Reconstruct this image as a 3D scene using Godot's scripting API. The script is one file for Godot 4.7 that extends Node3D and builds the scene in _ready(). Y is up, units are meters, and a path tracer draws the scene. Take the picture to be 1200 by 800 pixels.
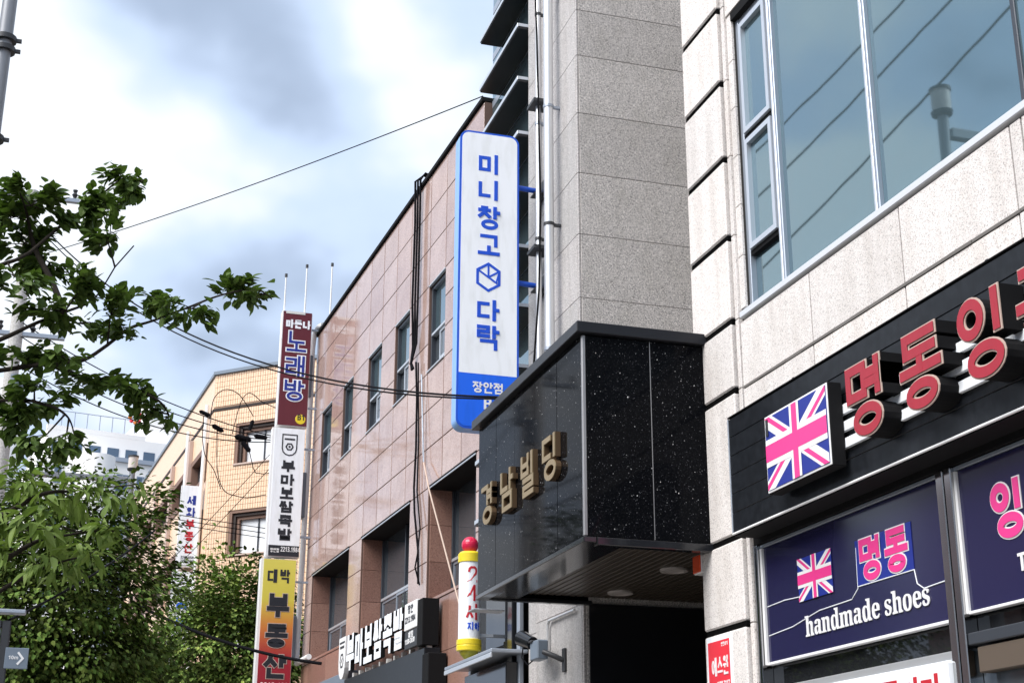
extends Node3D
# A street of granite and brick shop buildings seen from the pavement, looking up.
# World: x = away from the street (the shop fronts stand at x = 5), y = up, -z = along the street.

var rng := RandomNumberGenerator.new()
var M := {}
var cache := {}
var taken := {}

# ---------------------------------------------------------------- naming and nodes
func numbered(called: String) -> String:
	if not taken.has(called):
		taken[called] = 0
		return called
	taken[called] += 1
	return "%s_%03d" % [called, taken[called]]

func tag(o: Node3D, label: String, category: String, group := "") -> Node3D:
	o.set_meta("label", label)
	o.set_meta("category", category)
	if group:
		o.set_meta("group", group)
	return o

func thing(called: String, label: String, category: String, at := Transform3D(), group := "") -> Node3D:
	var o := Node3D.new()
	o.name = numbered(called)
	add_child(o, true)
	o.transform = at
	tag(o, label, category, group)
	return o

func node(called: String, parent: Node3D, at := Transform3D()) -> Node3D:
	var o := Node3D.new()
	o.name = called
	parent.add_child(o, true)
	o.transform = at
	return o

func put(called: String, mesh: Mesh, m: Material, parent: Node3D, at := Vector3.ZERO) -> MeshInstance3D:
	var o := MeshInstance3D.new()
	o.name = numbered(called) if parent == self else called
	o.mesh = mesh
	o.material_override = m
	parent.add_child(o, true)
	o.position = at
	return o

func build(called: String, st: SurfaceTool, m: Material, parent: Node3D) -> MeshInstance3D:
	return put(called, st.commit(), m, parent)

func struct(o: Node3D) -> void:
	o.set_meta("kind", "structure")

# ---------------------------------------------------------------- shapes
func tool() -> SurfaceTool:
	var st := SurfaceTool.new()
	st.begin(Mesh.PRIMITIVE_TRIANGLES)
	return st

func tri(st: SurfaceTool, a: Vector3, b: Vector3, c: Vector3) -> void:
	var n := (c - a).cross(b - a).normalized()
	st.set_normal(n)
	st.add_vertex(a)
	st.set_normal(n)
	st.add_vertex(b)
	st.set_normal(n)
	st.add_vertex(c)

# a, b, c, d clockwise as seen from the front
func quad(st: SurfaceTool, a: Vector3, b: Vector3, c: Vector3, d: Vector3) -> void:
	tri(st, a, b, c)
	tri(st, a, c, d)

func box(st: SurfaceTool, lo: Vector3, hi: Vector3, bev := 0.0) -> void:
	var c := (lo + hi) * 0.5
	var h := (hi - lo) * 0.5
	bev = minf(bev, minf(h.x, minf(h.y, h.z)) * 0.9)
	for ax in 3:
		for s in [-1.0, 1.0]:
			var n := Vector3.ZERO
			n[ax] = s
			var u := Vector3.ZERO
			u[(ax + 1) % 3] = 1.0
			var v := n.cross(u)
			var hu: float = h[(ax + 1) % 3] - bev
			var hv: float = absf(v.dot(h)) - bev
			var o := c + n * h[ax]
			quad(st, o - u * hu - v * hv, o - u * hu + v * hv, o + u * hu + v * hv, o + u * hu - v * hv)
			if bev > 0.0:
				# the chamfer towards +u and -u, and along v only for the first two axes
				for t in [-1.0, 1.0]:
					var e: Vector3 = c + n * (h[ax] - bev) + u * t * h[(ax + 1) % 3]
					var f: Vector3 = o + u * t * hu
					if t > 0:
						quad(st, f - v * hv, f + v * hv, e + v * hv, e - v * hv)
					else:
						quad(st, f + v * hv, f - v * hv, e - v * hv, e + v * hv)
	if bev > 0.0:
		for sx in [-1.0, 1.0]:
			for sy in [-1.0, 1.0]:
				for sz in [-1.0, 1.0]:
					var k := Vector3(sx, sy, sz)
					var p := c + k * (h - Vector3.ONE * bev)
					var a := p + Vector3(sx * bev, 0, 0)
					var b := p + Vector3(0, sy * bev, 0)
					var d := p + Vector3(0, 0, sz * bev)
					if sx * sy * sz > 0:
						tri(st, a, d, b)
					else:
						tri(st, a, b, d)

func bx(called: String, lo: Vector3, hi: Vector3, m: Material, parent: Node3D, bev := 0.0) -> MeshInstance3D:
	var st := tool()
	box(st, lo, hi, bev)
	return build(called, st, m, parent)

# a slab of the given size, shared between slabs of one size; set down by its middle
func slab(called: String, lo: Vector3, hi: Vector3, m: Material, parent: Node3D, bev := 0.004) -> MeshInstance3D:
	var size := hi - lo
	var key := "%.3f %.3f %.3f %.4f" % [size.x, size.y, size.z, bev]
	if not cache.has(key):
		var st := tool()
		box(st, -size * 0.5, size * 0.5, bev)
		cache[key] = st.commit()
	return put(called, cache[key], m, parent, (lo + hi) * 0.5)

func tube(st: SurfaceTool, pts: Array, radii: Array, sides := 8, caps := true) -> void:
	var rings := []
	var side := Vector3.ZERO
	for i in pts.size():
		var dir: Vector3 = (pts[mini(i + 1, pts.size() - 1)] - pts[maxi(i - 1, 0)]).normalized()
		if side == Vector3.ZERO:
			side = dir.cross(Vector3.UP if absf(dir.y) < 0.9 else Vector3.RIGHT).normalized()
		side = (side - dir * side.dot(dir)).normalized()
		var up := dir.cross(side)
		var r: float = radii[mini(i, radii.size() - 1)]
		var ring := []
		for k in sides:
			var a := TAU * k / sides
			var n := side * cos(a) + up * sin(a)
			ring.append([pts[i] + n * r, n])
		rings.append(ring)
	for i in pts.size() - 1:
		for k in sides:
			var q := [rings[i][k], rings[i][(k + 1) % sides], rings[i + 1][(k + 1) % sides], rings[i + 1][k]]
			for j in [0, 2, 1, 0, 3, 2]:
				st.set_normal(q[j][1])
				st.add_vertex(q[j][0])
	if caps:
		for e in [0, pts.size() - 1]:
			for k in range(1, sides - 1):
				if e == 0:
					tri(st, rings[e][0][0], rings[e][k][0], rings[e][k + 1][0])
				else:
					tri(st, rings[e][0][0], rings[e][k + 1][0], rings[e][k][0])

func pipe(called: String, pts: Array, r: float, m: Material, parent: Node3D, sides := 10) -> MeshInstance3D:
	var st := tool()
	tube(st, pts, [r], sides)
	return build(called, st, m, parent)

# profile of (radius, height) turned about the y axis at the point o
func lathe(st: SurfaceTool, profile: Array, o := Vector3.ZERO, sides := 20) -> void:
	for i in profile.size() - 1:
		var p: Vector2 = profile[i]
		var q: Vector2 = profile[i + 1]
		var nn := Vector2(q.y - p.y, p.x - q.x).normalized()
		for k in sides:
			var a := TAU * k / sides
			var b := TAU * (k + 1) / sides
			var v := []
			for e in [[p, a], [p, b], [q, b], [q, a]]:
				v.append([o + Vector3(e[0].x * cos(e[1]), e[0].y, e[0].x * sin(e[1])), Vector3(nn.x * cos(e[1]), nn.y, nn.x * sin(e[1]))])
			for j in [0, 1, 2, 0, 2, 3]:
				st.set_normal(v[j][1])
				st.add_vertex(v[j][0])

# a wall from (a0, y0) to (a1, y1), from depth d0 to d1, with rectangular holes
func holed(st: SurfaceTool, r: Rect2, d0: float, d1: float, holes: Array) -> void:
	var xs := [r.position.x, r.end.x]
	var ys := [r.position.y, r.end.y]
	for h in holes:
		for x in [h.position.x, h.end.x]:
			if x > r.position.x and x < r.end.x and not xs.has(x):
				xs.append(x)
		for y in [h.position.y, h.end.y]:
			if y > r.position.y and y < r.end.y and not ys.has(y):
				ys.append(y)
	xs.sort()
	ys.sort()
	for j in ys.size() - 1:
		var from := -1
		for i in xs.size():
			var open := i == xs.size() - 1
			if not open:
				var c := Vector2((xs[i] + xs[i + 1]) * 0.5, (ys[j] + ys[j + 1]) * 0.5)
				for h in holes:
					open = open or h.has_point(c)
			if not open and from < 0:
				from = i
			if open and from >= 0:
				box(st, Vector3(xs[from], ys[j], d0), Vector3(xs[i], ys[j + 1], d1))
				from = -1

# a frame on a facade: x along it to the right, y up, z out of it. turn = how far the street bends left there
func facade(at: Vector3, turn := 0.0) -> Transform3D:
	return Transform3D(Basis(Vector3(-sin(turn), 0, cos(turn)), Vector3.UP, Vector3(-cos(turn), 0, -sin(turn))), at)

# ---------------------------------------------------------------- Hangul drawn as strokes
const CHO := "ㄱㄲㄴㄷㄸㄹㅁㅂㅃㅅㅆㅇㅈㅉㅊㅋㅌㅍㅎ"
const JUNG := "ㅏㅐㅑㅒㅓㅔㅕㅖㅗㅘㅙㅚㅛㅜㅝㅞㅟㅠㅡㅢㅣ"
const JONG := " ㄱㄲㄳㄴㄵㄶㄷㄹㄺㄻㄼㄽㄾㄿㅀㅁㅂㅄㅅㅆㅇㅈㅊㅋㅌㅍㅎ"
# every stroke a list of x, y in a unit box; "c" closes it, "o" is a ring (middle, radii)
var JAMO := {
	"ㄱ": ["0 1 1 1 1 0"], "ㄴ": ["0 1 0 0 1 0"], "ㄷ": ["1 1 0 1 0 0 1 0"], "ㄹ": ["0 1 1 1 1 .5 0 .5 0 0 1 0"],
	"ㅁ": ["c 0 0 0 1 1 1 1 0"], "ㅂ": ["0 1 0 0 1 0 1 1", "0 .52 1 .52"], "ㅅ": [".5 1 .46 .55 0 0", ".5 .62 1 0"],
	"ㅆ": [".25 1 .23 .55 0 0", ".25 .6 .47 0", ".75 1 .73 .55 .53 0", ".75 .6 1 0"], "ㅇ": ["o .5 .5 .5 .5"],
	"ㅈ": ["0 1 1 1", ".5 1 .45 .55 0 0", ".5 .6 1 0"], "ㅊ": [".3 1 .7 1", "0 .72 1 .72", ".5 .72 .45 .4 0 0", ".5 .42 1 0"],
	"ㅎ": [".3 1 .7 1", "0 .74 1 .74", "o .5 .27 .34 .27"],
	"ㅏ": [".3 1 .3 0", ".3 .52 1 .52"], "ㅐ": [".12 1 .12 0", ".88 1 .88 0", ".12 .5 .88 .5"], "ㅓ": [".8 1 .8 0", "0 .52 .8 .52"],
	"ㅔ": [".45 1 .45 0", ".95 1 .95 0", "0 .52 .45 .52"], "ㅕ": [".8 1 .8 0", "0 .68 .8 .68", "0 .34 .8 .34"], "ㅣ": [".5 1 .5 0"],
	"ㅗ": ["0 0 1 0", ".5 0 .5 1"], "ㅜ": ["0 1 1 1", ".5 1 .5 0"], "ㅡ": ["0 .5 1 .5"],
	"2": ["0 .74 .06 .9 .28 1 .72 1 .94 .9 1 .74 .92 .55 0 0 1 0"], "4": [".75 0 .75 1", ".7 1 0 .28 1 .28"],
}

func strokes_in(j: String, r: Rect2, hw: float, out: Array) -> void:
	var q := r.grow_individual(-minf(hw, r.size.x * 0.5), -minf(hw, r.size.y * 0.5), -minf(hw, r.size.x * 0.5), -minf(hw, r.size.y * 0.5))
	for line: String in JAMO[j]:
		var w := line.split(" ")
		var p := PackedVector2Array()
		if w[0] == "o":
			for k in 24:
				var a := TAU * k / 24.0
				p.append(q.position + q.size * Vector2(w[1].to_float() + w[3].to_float() * cos(a), w[2].to_float() + w[4].to_float() * sin(a)))
			out.append([p, true])
			continue
		for i in range(1 if w[0] == "c" else 0, w.size() - 1, 2):
			p.append(q.position + q.size * Vector2(w[i].to_float(), w[i + 1].to_float()))
		out.append([p, w[0] == "c"])

# the strokes of one letter in a unit square
func letter_strokes(ch: String, hw: float) -> Array:
	var out := []
	var code := ch.unicode_at(0) - 0xAC00
	if code < 0:
		strokes_in(ch, Rect2(0.12, 0, 0.76, 1), hw, out)
		return out
	var cho := CHO[code / 588]
	var jung := JUNG[(code % 588) / 28]
	var jong := JONG[code % 28]
	var tail := jong != " "
	if jung == "ㅘ" or jung == "ㅝ":
		strokes_in(cho, Rect2(0.06, 0.66, 0.46, 0.34) if tail else Rect2(0.04, 0.5, 0.52, 0.5), hw, out)
		if jung == "ㅘ":
			strokes_in("ㅗ", Rect2(0, 0.12, 0.62, 0.34), hw, out)
			strokes_in("ㅏ", Rect2(0.66, 0, 0.34, 1), hw, out)
		else:
			strokes_in("ㅜ", Rect2(0, 0.34, 0.6, 0.28), hw, out)
			strokes_in("ㅓ", Rect2(0.58, 0.34, 0.4, 0.66), hw, out)
		if tail:
			strokes_in(jong, Rect2(0.14, 0, 0.8, 0.28), hw, out)
	elif "ㅗㅜㅡ".contains(jung):
		var low := jung == "ㅜ"
		if tail:
			strokes_in(cho, Rect2(0.1, 0.64, 0.8, 0.36), hw, out)
			strokes_in(jung, Rect2(0, 0.42, 1, 0.26), hw, out)
			strokes_in(jong, Rect2(0.12, 0, 0.76, 0.40), hw, out)
		else:
			strokes_in(cho, Rect2(0.1, 0.46 if low else 0.4, 0.8, 0.54 if low else 0.6), hw, out)
			strokes_in(jung, Rect2(0, 0, 1, 0.46), hw, out)
	else:
		var inner := "ㅓㅔㅕ".contains(jung)
		var wide := jung == "ㅐ" or jung == "ㅔ"
		var jr := Rect2(0.5 if inner else 0.62, 0, 0.5 if inner else 0.38, 1)
		if wide and not inner:
			jr = Rect2(0.58, 0, 0.42, 1)
		var cr := Rect2(0.0, 0.12, 0.56, 0.76)
		if tail:
			jr = Rect2(jr.position.x, 0.46, jr.size.x, 0.54)
			cr = Rect2(0.0, 0.48, 0.58, 0.52)
			strokes_in(jong, Rect2(0.14, 0, 0.78, 0.45), hw, out)
		strokes_in(cho, cr, hw, out)
		strokes_in(jung, jr, hw, out)
	return out

# one letter, w by h with its lower left corner at o, strokes 2 * t wide, raised from z0 to z1
func glyph(st: SurfaceTool, ch: String, o: Vector2, w: float, h: float, t: float, z0: float, z1: float, grow := 0.0, soft := false, bend := 0.0) -> void:
	var k := 0
	var hw := t / minf(w, h)
	for s in letter_strokes(ch, hw):
		var p := PackedVector2Array()
		for v in s[0]:
			p.append(o + v * Vector2(w, h))
		stroke(st, p, s[1], t + grow, z0, z1 + k * 0.0005, bend)
		k += 1
		if soft and not s[1]:
			for e in ([0, p.size() - 1] if p.size() == 2 else range(p.size())):
				disc(st, p[e], t + grow, z0, z1 + k * 0.0005)
				k += 1

func bent(x: float, y: float, z: float, bend: float) -> Vector3:
	if bend == 0.0:
		return Vector3(x, y, z)
	return Vector3((bend + z) * sin(x / bend), y, (bend + z) * cos(x / bend))

func disc(st: SurfaceTool, c: Vector2, r: float, z0: float, z1: float) -> void:
	for k in 14:
		var a := c + Vector2.from_angle(TAU * k / 14.0) * r
		var b := c + Vector2.from_angle(TAU * (k + 1) / 14.0) * r
		tri(st, Vector3(c.x, c.y, z1), Vector3(b.x, b.y, z1), Vector3(a.x, a.y, z1))
		quad(st, Vector3(a.x, a.y, z0), Vector3(a.x, a.y, z1), Vector3(b.x, b.y, z1), Vector3(b.x, b.y, z0))

func stroke(st: SurfaceTool, p: PackedVector2Array, closed: bool, hw: float, z0: float, z1: float, bend := 0.0) -> void:
	var n := p.size()
	var L := PackedVector2Array()
	var R := PackedVector2Array()
	for i in n:
		var before := (p[i] - p[i - 1 if i > 0 else n - 1]).normalized()
		var after := (p[(i + 1) % n] - p[i]).normalized()
		if not closed and i == 0:
			before = after
		if not closed and i == n - 1:
			after = before
		var m := (before.orthogonal() + after.orthogonal()).normalized()
		var far := hw / maxf(0.45, m.dot(before.orthogonal()))
		var c := p[i]
		if not closed and i == 0:
			c -= before * hw
		if not closed and i == n - 1:
			c += after * hw
		L.append(c + m * far)
		R.append(c - m * far)
	# orthogonal() turns the direction clockwise, so L lies on its right hand
	for i in (n if closed else n - 1):
		var j := (i + 1) % n
		var a := bent(L[i].x, L[i].y, z1, bend)
		var b := bent(R[i].x, R[i].y, z1, bend)
		var c := bent(R[j].x, R[j].y, z1, bend)
		var d := bent(L[j].x, L[j].y, z1, bend)
		var a0 := bent(L[i].x, L[i].y, z0, bend)
		var b0 := bent(R[i].x, R[i].y, z0, bend)
		var c0 := bent(R[j].x, R[j].y, z0, bend)
		var d0 := bent(L[j].x, L[j].y, z0, bend)
		quad(st, a, b, c, d)
		quad(st, a0, a, d, d0)
		quad(st, b, b0, c0, c)
		if not closed and i == 0:
			quad(st, b0, b, a, a0)
		if not closed and i == n - 2:
			quad(st, d0, d, c, c0)

func letter(ch: String, o: Vector2, w: float, h: float, t: float, z0: float, z1: float, m: Material, parent: Node3D, soft := false, bend := 0.0) -> MeshInstance3D:
	var st := tool()
	glyph(st, ch, o, w, h, t, z0, z1, 0.0, soft, bend)
	return build("letter", st, m, parent)

# latin letters and figures; h is the height of a capital, o the left end of the line
func print_text(text: String, o: Vector3, h: float, squeeze: float, m: Material, parent: Node3D, serif := false, bold := true, depth := 0.004, called := "lettering") -> MeshInstance3D:
	var f := SystemFont.new()
	f.font_names = PackedStringArray(["Droid Serif" if serif else "Droid Sans"])
	f.font_weight = 700 if bold else 400
	var t := TextMesh.new()
	t.font = f
	t.text = text
	t.font_size = 64
	t.pixel_size = h / 46.0
	t.depth = depth
	t.horizontal_alignment = HORIZONTAL_ALIGNMENT_LEFT
	t.vertical_alignment = VERTICAL_ALIGNMENT_BOTTOM
	var n := put(called, t, m, parent, o)
	n.scale = Vector3(squeeze, 1, 1)
	return n

# ---------------------------------------------------------------- materials
func lin(r: float, g: float, b: float) -> Color:
	return Color(r, g, b).linear_to_srgb()

func mat(c: Color, rough := 0.6, metal := 0.0, spec := 0.5) -> StandardMaterial3D:
	var m := StandardMaterial3D.new()
	m.albedo_color = c
	m.roughness = rough
	m.metallic = metal
	m.metallic_specular = spec
	return m

func grains(seed_: int, freq: float, stops: Array, size := 512) -> NoiseTexture2D:
	var n := FastNoiseLite.new()
	n.seed = seed_
	n.noise_type = FastNoiseLite.TYPE_CELLULAR
	n.cellular_return_type = FastNoiseLite.RETURN_CELL_VALUE
	n.cellular_jitter = 1.0
	n.frequency = freq
	n.fractal_type = FastNoiseLite.FRACTAL_NONE
	var g := Gradient.new()
	g.interpolation_mode = Gradient.GRADIENT_INTERPOLATE_LINEAR
	g.offsets = PackedFloat32Array(stops.map(func(s): return s[0]))
	g.colors = PackedColorArray(stops.map(func(s): return s[1]))
	var t := NoiseTexture2D.new()
	t.width = size
	t.height = size
	t.seamless = true
	t.noise = n
	t.color_ramp = g
	return t

func cloudy(seed_: int, freq: float, lo: Color, hi: Color, octaves := 4, a := 0.25, b := 0.75, size := 512) -> NoiseTexture2D:
	var n := FastNoiseLite.new()
	n.seed = seed_
	n.noise_type = FastNoiseLite.TYPE_SIMPLEX_SMOOTH
	n.frequency = freq
	n.fractal_octaves = octaves
	var g := Gradient.new()
	g.offsets = PackedFloat32Array([a, b])
	g.colors = PackedColorArray([lo, hi])
	var t := NoiseTexture2D.new()
	t.width = size
	t.height = size
	t.seamless = true
	t.noise = n
	t.color_ramp = g
	return t

func worn(m: StandardMaterial3D, t: Texture2D, scale: Vector3) -> void:
	m.detail_enabled = true
	m.detail_blend_mode = BaseMaterial3D.BLEND_MODE_MUL
	m.detail_uv_layer = BaseMaterial3D.DETAIL_UV_2
	m.detail_albedo = t
	m.uv2_triplanar = true
	m.uv2_world_triplanar = true
	m.uv2_scale = scale

func stone(tex: Texture2D, tint: Color, tile: float, rough: float, spec := 0.5, bump := 0.0) -> StandardMaterial3D:
	var m := mat(tint, rough, 0.0, spec)
	m.albedo_texture = tex
	m.uv1_triplanar = true
	m.uv1_world_triplanar = true
	m.uv1_triplanar_sharpness = 8.0
	m.uv1_scale = Vector3.ONE / tile
	if bump > 0.0:
		m.heightmap_enabled = true
		m.heightmap_texture = tex
		m.heightmap_scale = bump
	return m

# black granite with bright flecks
func galaxy() -> ImageTexture:
	var n := 1024
	var im := Image.create(n, n, false, Image.FORMAT_RGB8)
	im.fill(Color(0.045, 0.05, 0.062))
	for i in 26000:
		var v := rng.randf_range(0.05, 0.13)
		im.fill_rect(Rect2i(rng.randi() % n, rng.randi() % n, 2 + rng.randi() % 3, 2 + rng.randi() % 3), Color(v, v * 1.03, v * 1.12))
	for i in 3800:
		var v := rng.randf_range(0.16, 0.40)
		var s := 1 + rng.randi() % 3
		im.fill_rect(Rect2i(rng.randi() % n, rng.randi() % n, s, s + rng.randi() % 2), Color(v, v, v * 1.05))
	for i in 420:
		var v := rng.randf_range(0.45, 0.9)
		var x := rng.randi() % n
		var y := rng.randi() % n
		var r := 0.7 + 1.9 * pow(rng.randf(), 2.0)
		var dx := rng.randf_range(-0.4, 0.4)
		for b in range(-6, 7):
			for a in range(-6, 7):
				if Vector2(a + b * dx * 0.5, b * 0.8).length() < r * rng.randf_range(0.7, 1.1):
					im.set_pixel((x + a + n) % n, (y + b + n) % n, Color(v, v, v))
	return ImageTexture.create_from_image(im)

func materials() -> void:
	var streaks := cloudy(5, 0.012, Color(0.80, 0.79, 0.77), Color(1, 1, 1), 5, 0.2, 0.62)
	var faint := cloudy(6, 0.012, Color(0.945, 0.94, 0.935), Color(1, 1, 1), 5, 0.15, 0.6)
	var soft := cloudy(7, 0.012, Color(0.955, 0.945, 0.94), Color(1, 1, 1), 4, 0.2, 0.6)
	var blotch := cloudy(9, 0.01, Color(0.92, 0.92, 0.92), Color(1, 1, 1), 4, 0.2, 0.6)
	M.faint = faint
	M.hint = cloudy(8, 0.012, Color(0.965, 0.965, 0.96), Color(1, 1, 1), 5, 0.15, 0.55)
	M.streaks = streaks
	# pale flamed granite of the shoe shop's building
	var pale := grains(1, 0.27, [[0.0, Color(0.60, 0.58, 0.575)], [0.08, Color(0.74, 0.72, 0.71)], [0.2, Color(0.86, 0.845, 0.835)], [0.6, Color(0.905, 0.89, 0.88)], [0.88, Color(0.94, 0.93, 0.92)], [1.0, Color(0.88, 0.835, 0.81)]])
	M.pale = []
	for tint in [Color(0.965, 0.96, 0.955), Color(0.99, 0.98, 0.97), Color(0.94, 0.935, 0.93)]:
		var m := stone(pale, tint, 0.75, 0.75, 0.4, 0.06)
		worn(m, faint, Vector3(0.7, 0.12, 0.7))
		M.pale.append(m)
	# grey granite of the office tower
	var grey := grains(2, 0.19, [[0.0, Color(0.42, 0.415, 0.415)], [0.18, Color(0.61, 0.60, 0.595)], [0.5, Color(0.795, 0.775, 0.76)], [0.8, Color(0.865, 0.845, 0.83)], [1.0, Color(0.94, 0.92, 0.905)]])
	M.grey = []
	for tint in [Color(0.985, 0.98, 0.975), Color(1.0, 0.995, 0.99), Color(0.965, 0.96, 0.955)]:
		var m := stone(grey, tint, 0.6, 0.7, 0.4, 0.06)
		worn(m, M.hint, Vector3(0.6, 0.25, 0.6))
		M.grey.append(m)
	M.smooth_grey = []
	var fine := grains(3, 0.22, [[0.0, Color(0.45, 0.45, 0.45)], [0.25, Color(0.70, 0.69, 0.69)], [0.7, Color(0.83, 0.82, 0.815)], [1.0, Color(0.90, 0.89, 0.88)]])
	for tint in [Color(0.95, 0.94, 0.935), Color(0.91, 0.905, 0.90)]:
		var m := stone(fine, tint, 0.55, 0.55, 0.45)
		worn(m, faint, Vector3(0.9, 0.15, 0.9))
		M.smooth_grey.append(m)
	# polished pink granite
	var pink := grains(4, 0.16, [[0.0, Color(0.58, 0.49, 0.47)], [0.2, Color(0.73, 0.635, 0.605)], [0.55, Color(0.785, 0.695, 0.665)], [0.85, Color(0.825, 0.745, 0.72)], [1.0, Color(0.735, 0.67, 0.64)]])
	M.pink = []
	for tint in [Color(0.935, 0.91, 0.895), Color(0.965, 0.945, 0.93), Color(0.905, 0.875, 0.86), Color(0.935, 0.90, 0.88)]:
		var m := stone(pink, tint, 0.7, 0.09, 0.55)
		worn(m, soft, Vector3(0.35, 0.2, 0.35))
		M.pink.append(m)
	M.brown = []
	for tint in [Color(0.78, 0.68, 0.63), Color(0.71, 0.61, 0.565)]:
		var m := stone(pink, tint, 0.7, 0.3, 0.5)
		M.brown.append(m)
	M.black_stone = stone(galaxy(), Color.WHITE, 2.0, 0.05, 0.13)
	M.joint = mat(lin(0.05, 0.047, 0.045), 0.9, 0.0, 0.2)
	M.grout = mat(lin(0.13, 0.078, 0.062), 0.9)
	M.black = mat(lin(0.010, 0.010, 0.011), 0.8, 0.0, 0.25)
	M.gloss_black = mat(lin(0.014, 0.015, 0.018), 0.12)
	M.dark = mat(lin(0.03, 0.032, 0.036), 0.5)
	M.cable = mat(lin(0.008, 0.008, 0.01), 0.85, 0.0, 0.2)
	M.steel = mat(lin(0.70, 0.71, 0.72), 0.34, 0.7)
	M.alu = mat(lin(0.60, 0.64, 0.69), 0.38, 0.55)
	M.frame = mat(lin(0.36, 0.40, 0.46), 0.4, 0.5)
	M.dark_frame = mat(lin(0.055, 0.062, 0.075), 0.4, 0.3)
	M.white = mat(lin(0.80, 0.80, 0.80), 0.45)
	M.bright = mat(lin(0.88, 0.88, 0.88), 0.4)
	M.trim = mat(lin(0.30, 0.30, 0.31), 0.4, 0.6)
	M.shaded_sealant = mat(lin(0.006, 0.006, 0.006), 1.0, 0.0, 0.0)  # near-black: the shade of the grooves is in this colour, with the sealant
	M.chrome = mat(lin(0.50, 0.50, 0.50), 0.1, 1.0)
	M.sill = mat(lin(0.66, 0.68, 0.71), 0.45, 0.2)
	M.board = mat(lin(0.89, 0.92, 0.96), 0.4)
	M.off_white = mat(lin(0.66, 0.65, 0.62), 0.6)
	M.blue = mat(lin(0.012, 0.10, 0.62), 0.35)
	M.light_blue = mat(lin(0.22, 0.43, 0.80), 0.35)
	M.text_blue = mat(lin(0.010, 0.085, 0.62), 0.4)
	M.deep_blue = mat(lin(0.014, 0.03, 0.26), 0.4)
	M.navy = mat(lin(0.020, 0.019, 0.065), 0.12)
	M.pink_ink = mat(lin(0.78, 0.045, 0.26), 0.35)
	M.red_ink = mat(lin(0.52, 0.018, 0.03), 0.4)
	M.red_face = mat(lin(0.36, 0.016, 0.032), 0.35)
	M.beige = mat(lin(0.52, 0.40, 0.34), 0.45)
	M.signal_red = mat(lin(0.78, 0.025, 0.045), 0.35)
	M.gold = mat(lin(0.37, 0.28, 0.16), 0.45, 0.5)
	M.yellow = mat(lin(0.80, 0.62, 0.03), 0.35)
	M.maroon = mat(lin(0.115, 0.012, 0.022), 0.4)
	M.ink = mat(lin(0.015, 0.016, 0.022), 0.4)
	# mirrored window glass
	M.glass = mat(lin(0.185, 0.28, 0.32), 0.02, 0.75, 0.6)
	var wavy := FastNoiseLite.new()
	wavy.seed = 51
	wavy.frequency = 0.006
	wavy.fractal_octaves = 2
	var wave_map := NoiseTexture2D.new()
	wave_map.width = 512
	wave_map.height = 512
	wave_map.seamless = true
	wave_map.as_normal_map = true
	wave_map.bump_strength = 3.0
	wave_map.noise = wavy
	M.glass.normal_enabled = true
	M.glass.normal_texture = wave_map
	M.glass.normal_scale = 0.014
	M.glass.uv1_triplanar = true
	M.glass.uv1_world_triplanar = true
	M.glass.uv1_scale = Vector3.ONE * 0.35
	M.dim_glass = mat(lin(0.115, 0.135, 0.155), 0.04, 0.5, 0.6)
	M.shop_glass = mat(lin(0.014, 0.015, 0.017), 0.02, 0.0, 0.4)
	M.bright_glass = mat(lin(0.62, 0.66, 0.70), 0.1, 0.4)
	# cream tiles
	var tint_tile := cloudy(21, 0.05, Color(0.94, 0.825, 0.72), Color(0.97, 0.885, 0.80), 3, 0.3, 0.7)
	M.tile = stone(tint_tile, Color(0.97, 0.93, 0.88), 3.0, 0.35)
	M.tile_joint = mat(lin(0.34, 0.225, 0.15), 0.9)
	M.pink_wall = mat(lin(0.50, 0.38, 0.33), 0.8)
	M.bark = stone(cloudy(31, 0.06, Color(0.13, 0.12, 0.11), Color(0.27, 0.245, 0.22)), Color(0.85, 0.83, 0.8), 0.25, 0.9, 0.3, 0.6)
	M.concrete = stone(cloudy(33, 0.03, Color(0.70, 0.69, 0.67), Color(0.80, 0.79, 0.78)), Color.WHITE, 0.8, 0.8)
	M.asphalt = stone(grains(35, 0.2, [[0.0, Color(0.16, 0.16, 0.16)], [1.0, Color(0.34, 0.34, 0.34)]]), Color.WHITE, 0.8, 0.9)
	M.paving = stone(grains(37, 0.04, [[0.0, Color(0.48, 0.46, 0.44)], [1.0, Color(0.62, 0.60, 0.57)]]), Color.WHITE, 3.0, 0.85)
	M.leaf = []
	for c in [lin(0.060, 0.098, 0.022), lin(0.084, 0.130, 0.029), lin(0.038, 0.066, 0.015)]:
		var m := mat(c, 0.5, 0.0, 0.25)
		m.backlight_enabled = true
		m.backlight = lin(0.04, 0.075, 0.008)
		M.leaf.append(m)
	M.lance = []
	for c in [lin(0.17, 0.24, 0.06), lin(0.21, 0.285, 0.085), lin(0.12, 0.18, 0.042)]:
		var m := mat(c, 0.55, 0.0, 0.25)
		m.backlight_enabled = true
		m.backlight = lin(0.10, 0.16, 0.02)
		M.lance.append(m)
	M.far_leaf = mat(Color.WHITE, 0.6, 0.0, 0.2)
	M.far_leaf.vertex_color_use_as_albedo = true
	M.far_leaf.backlight_enabled = true
	M.far_leaf.backlight = lin(0.14, 0.20, 0.035)

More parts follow.
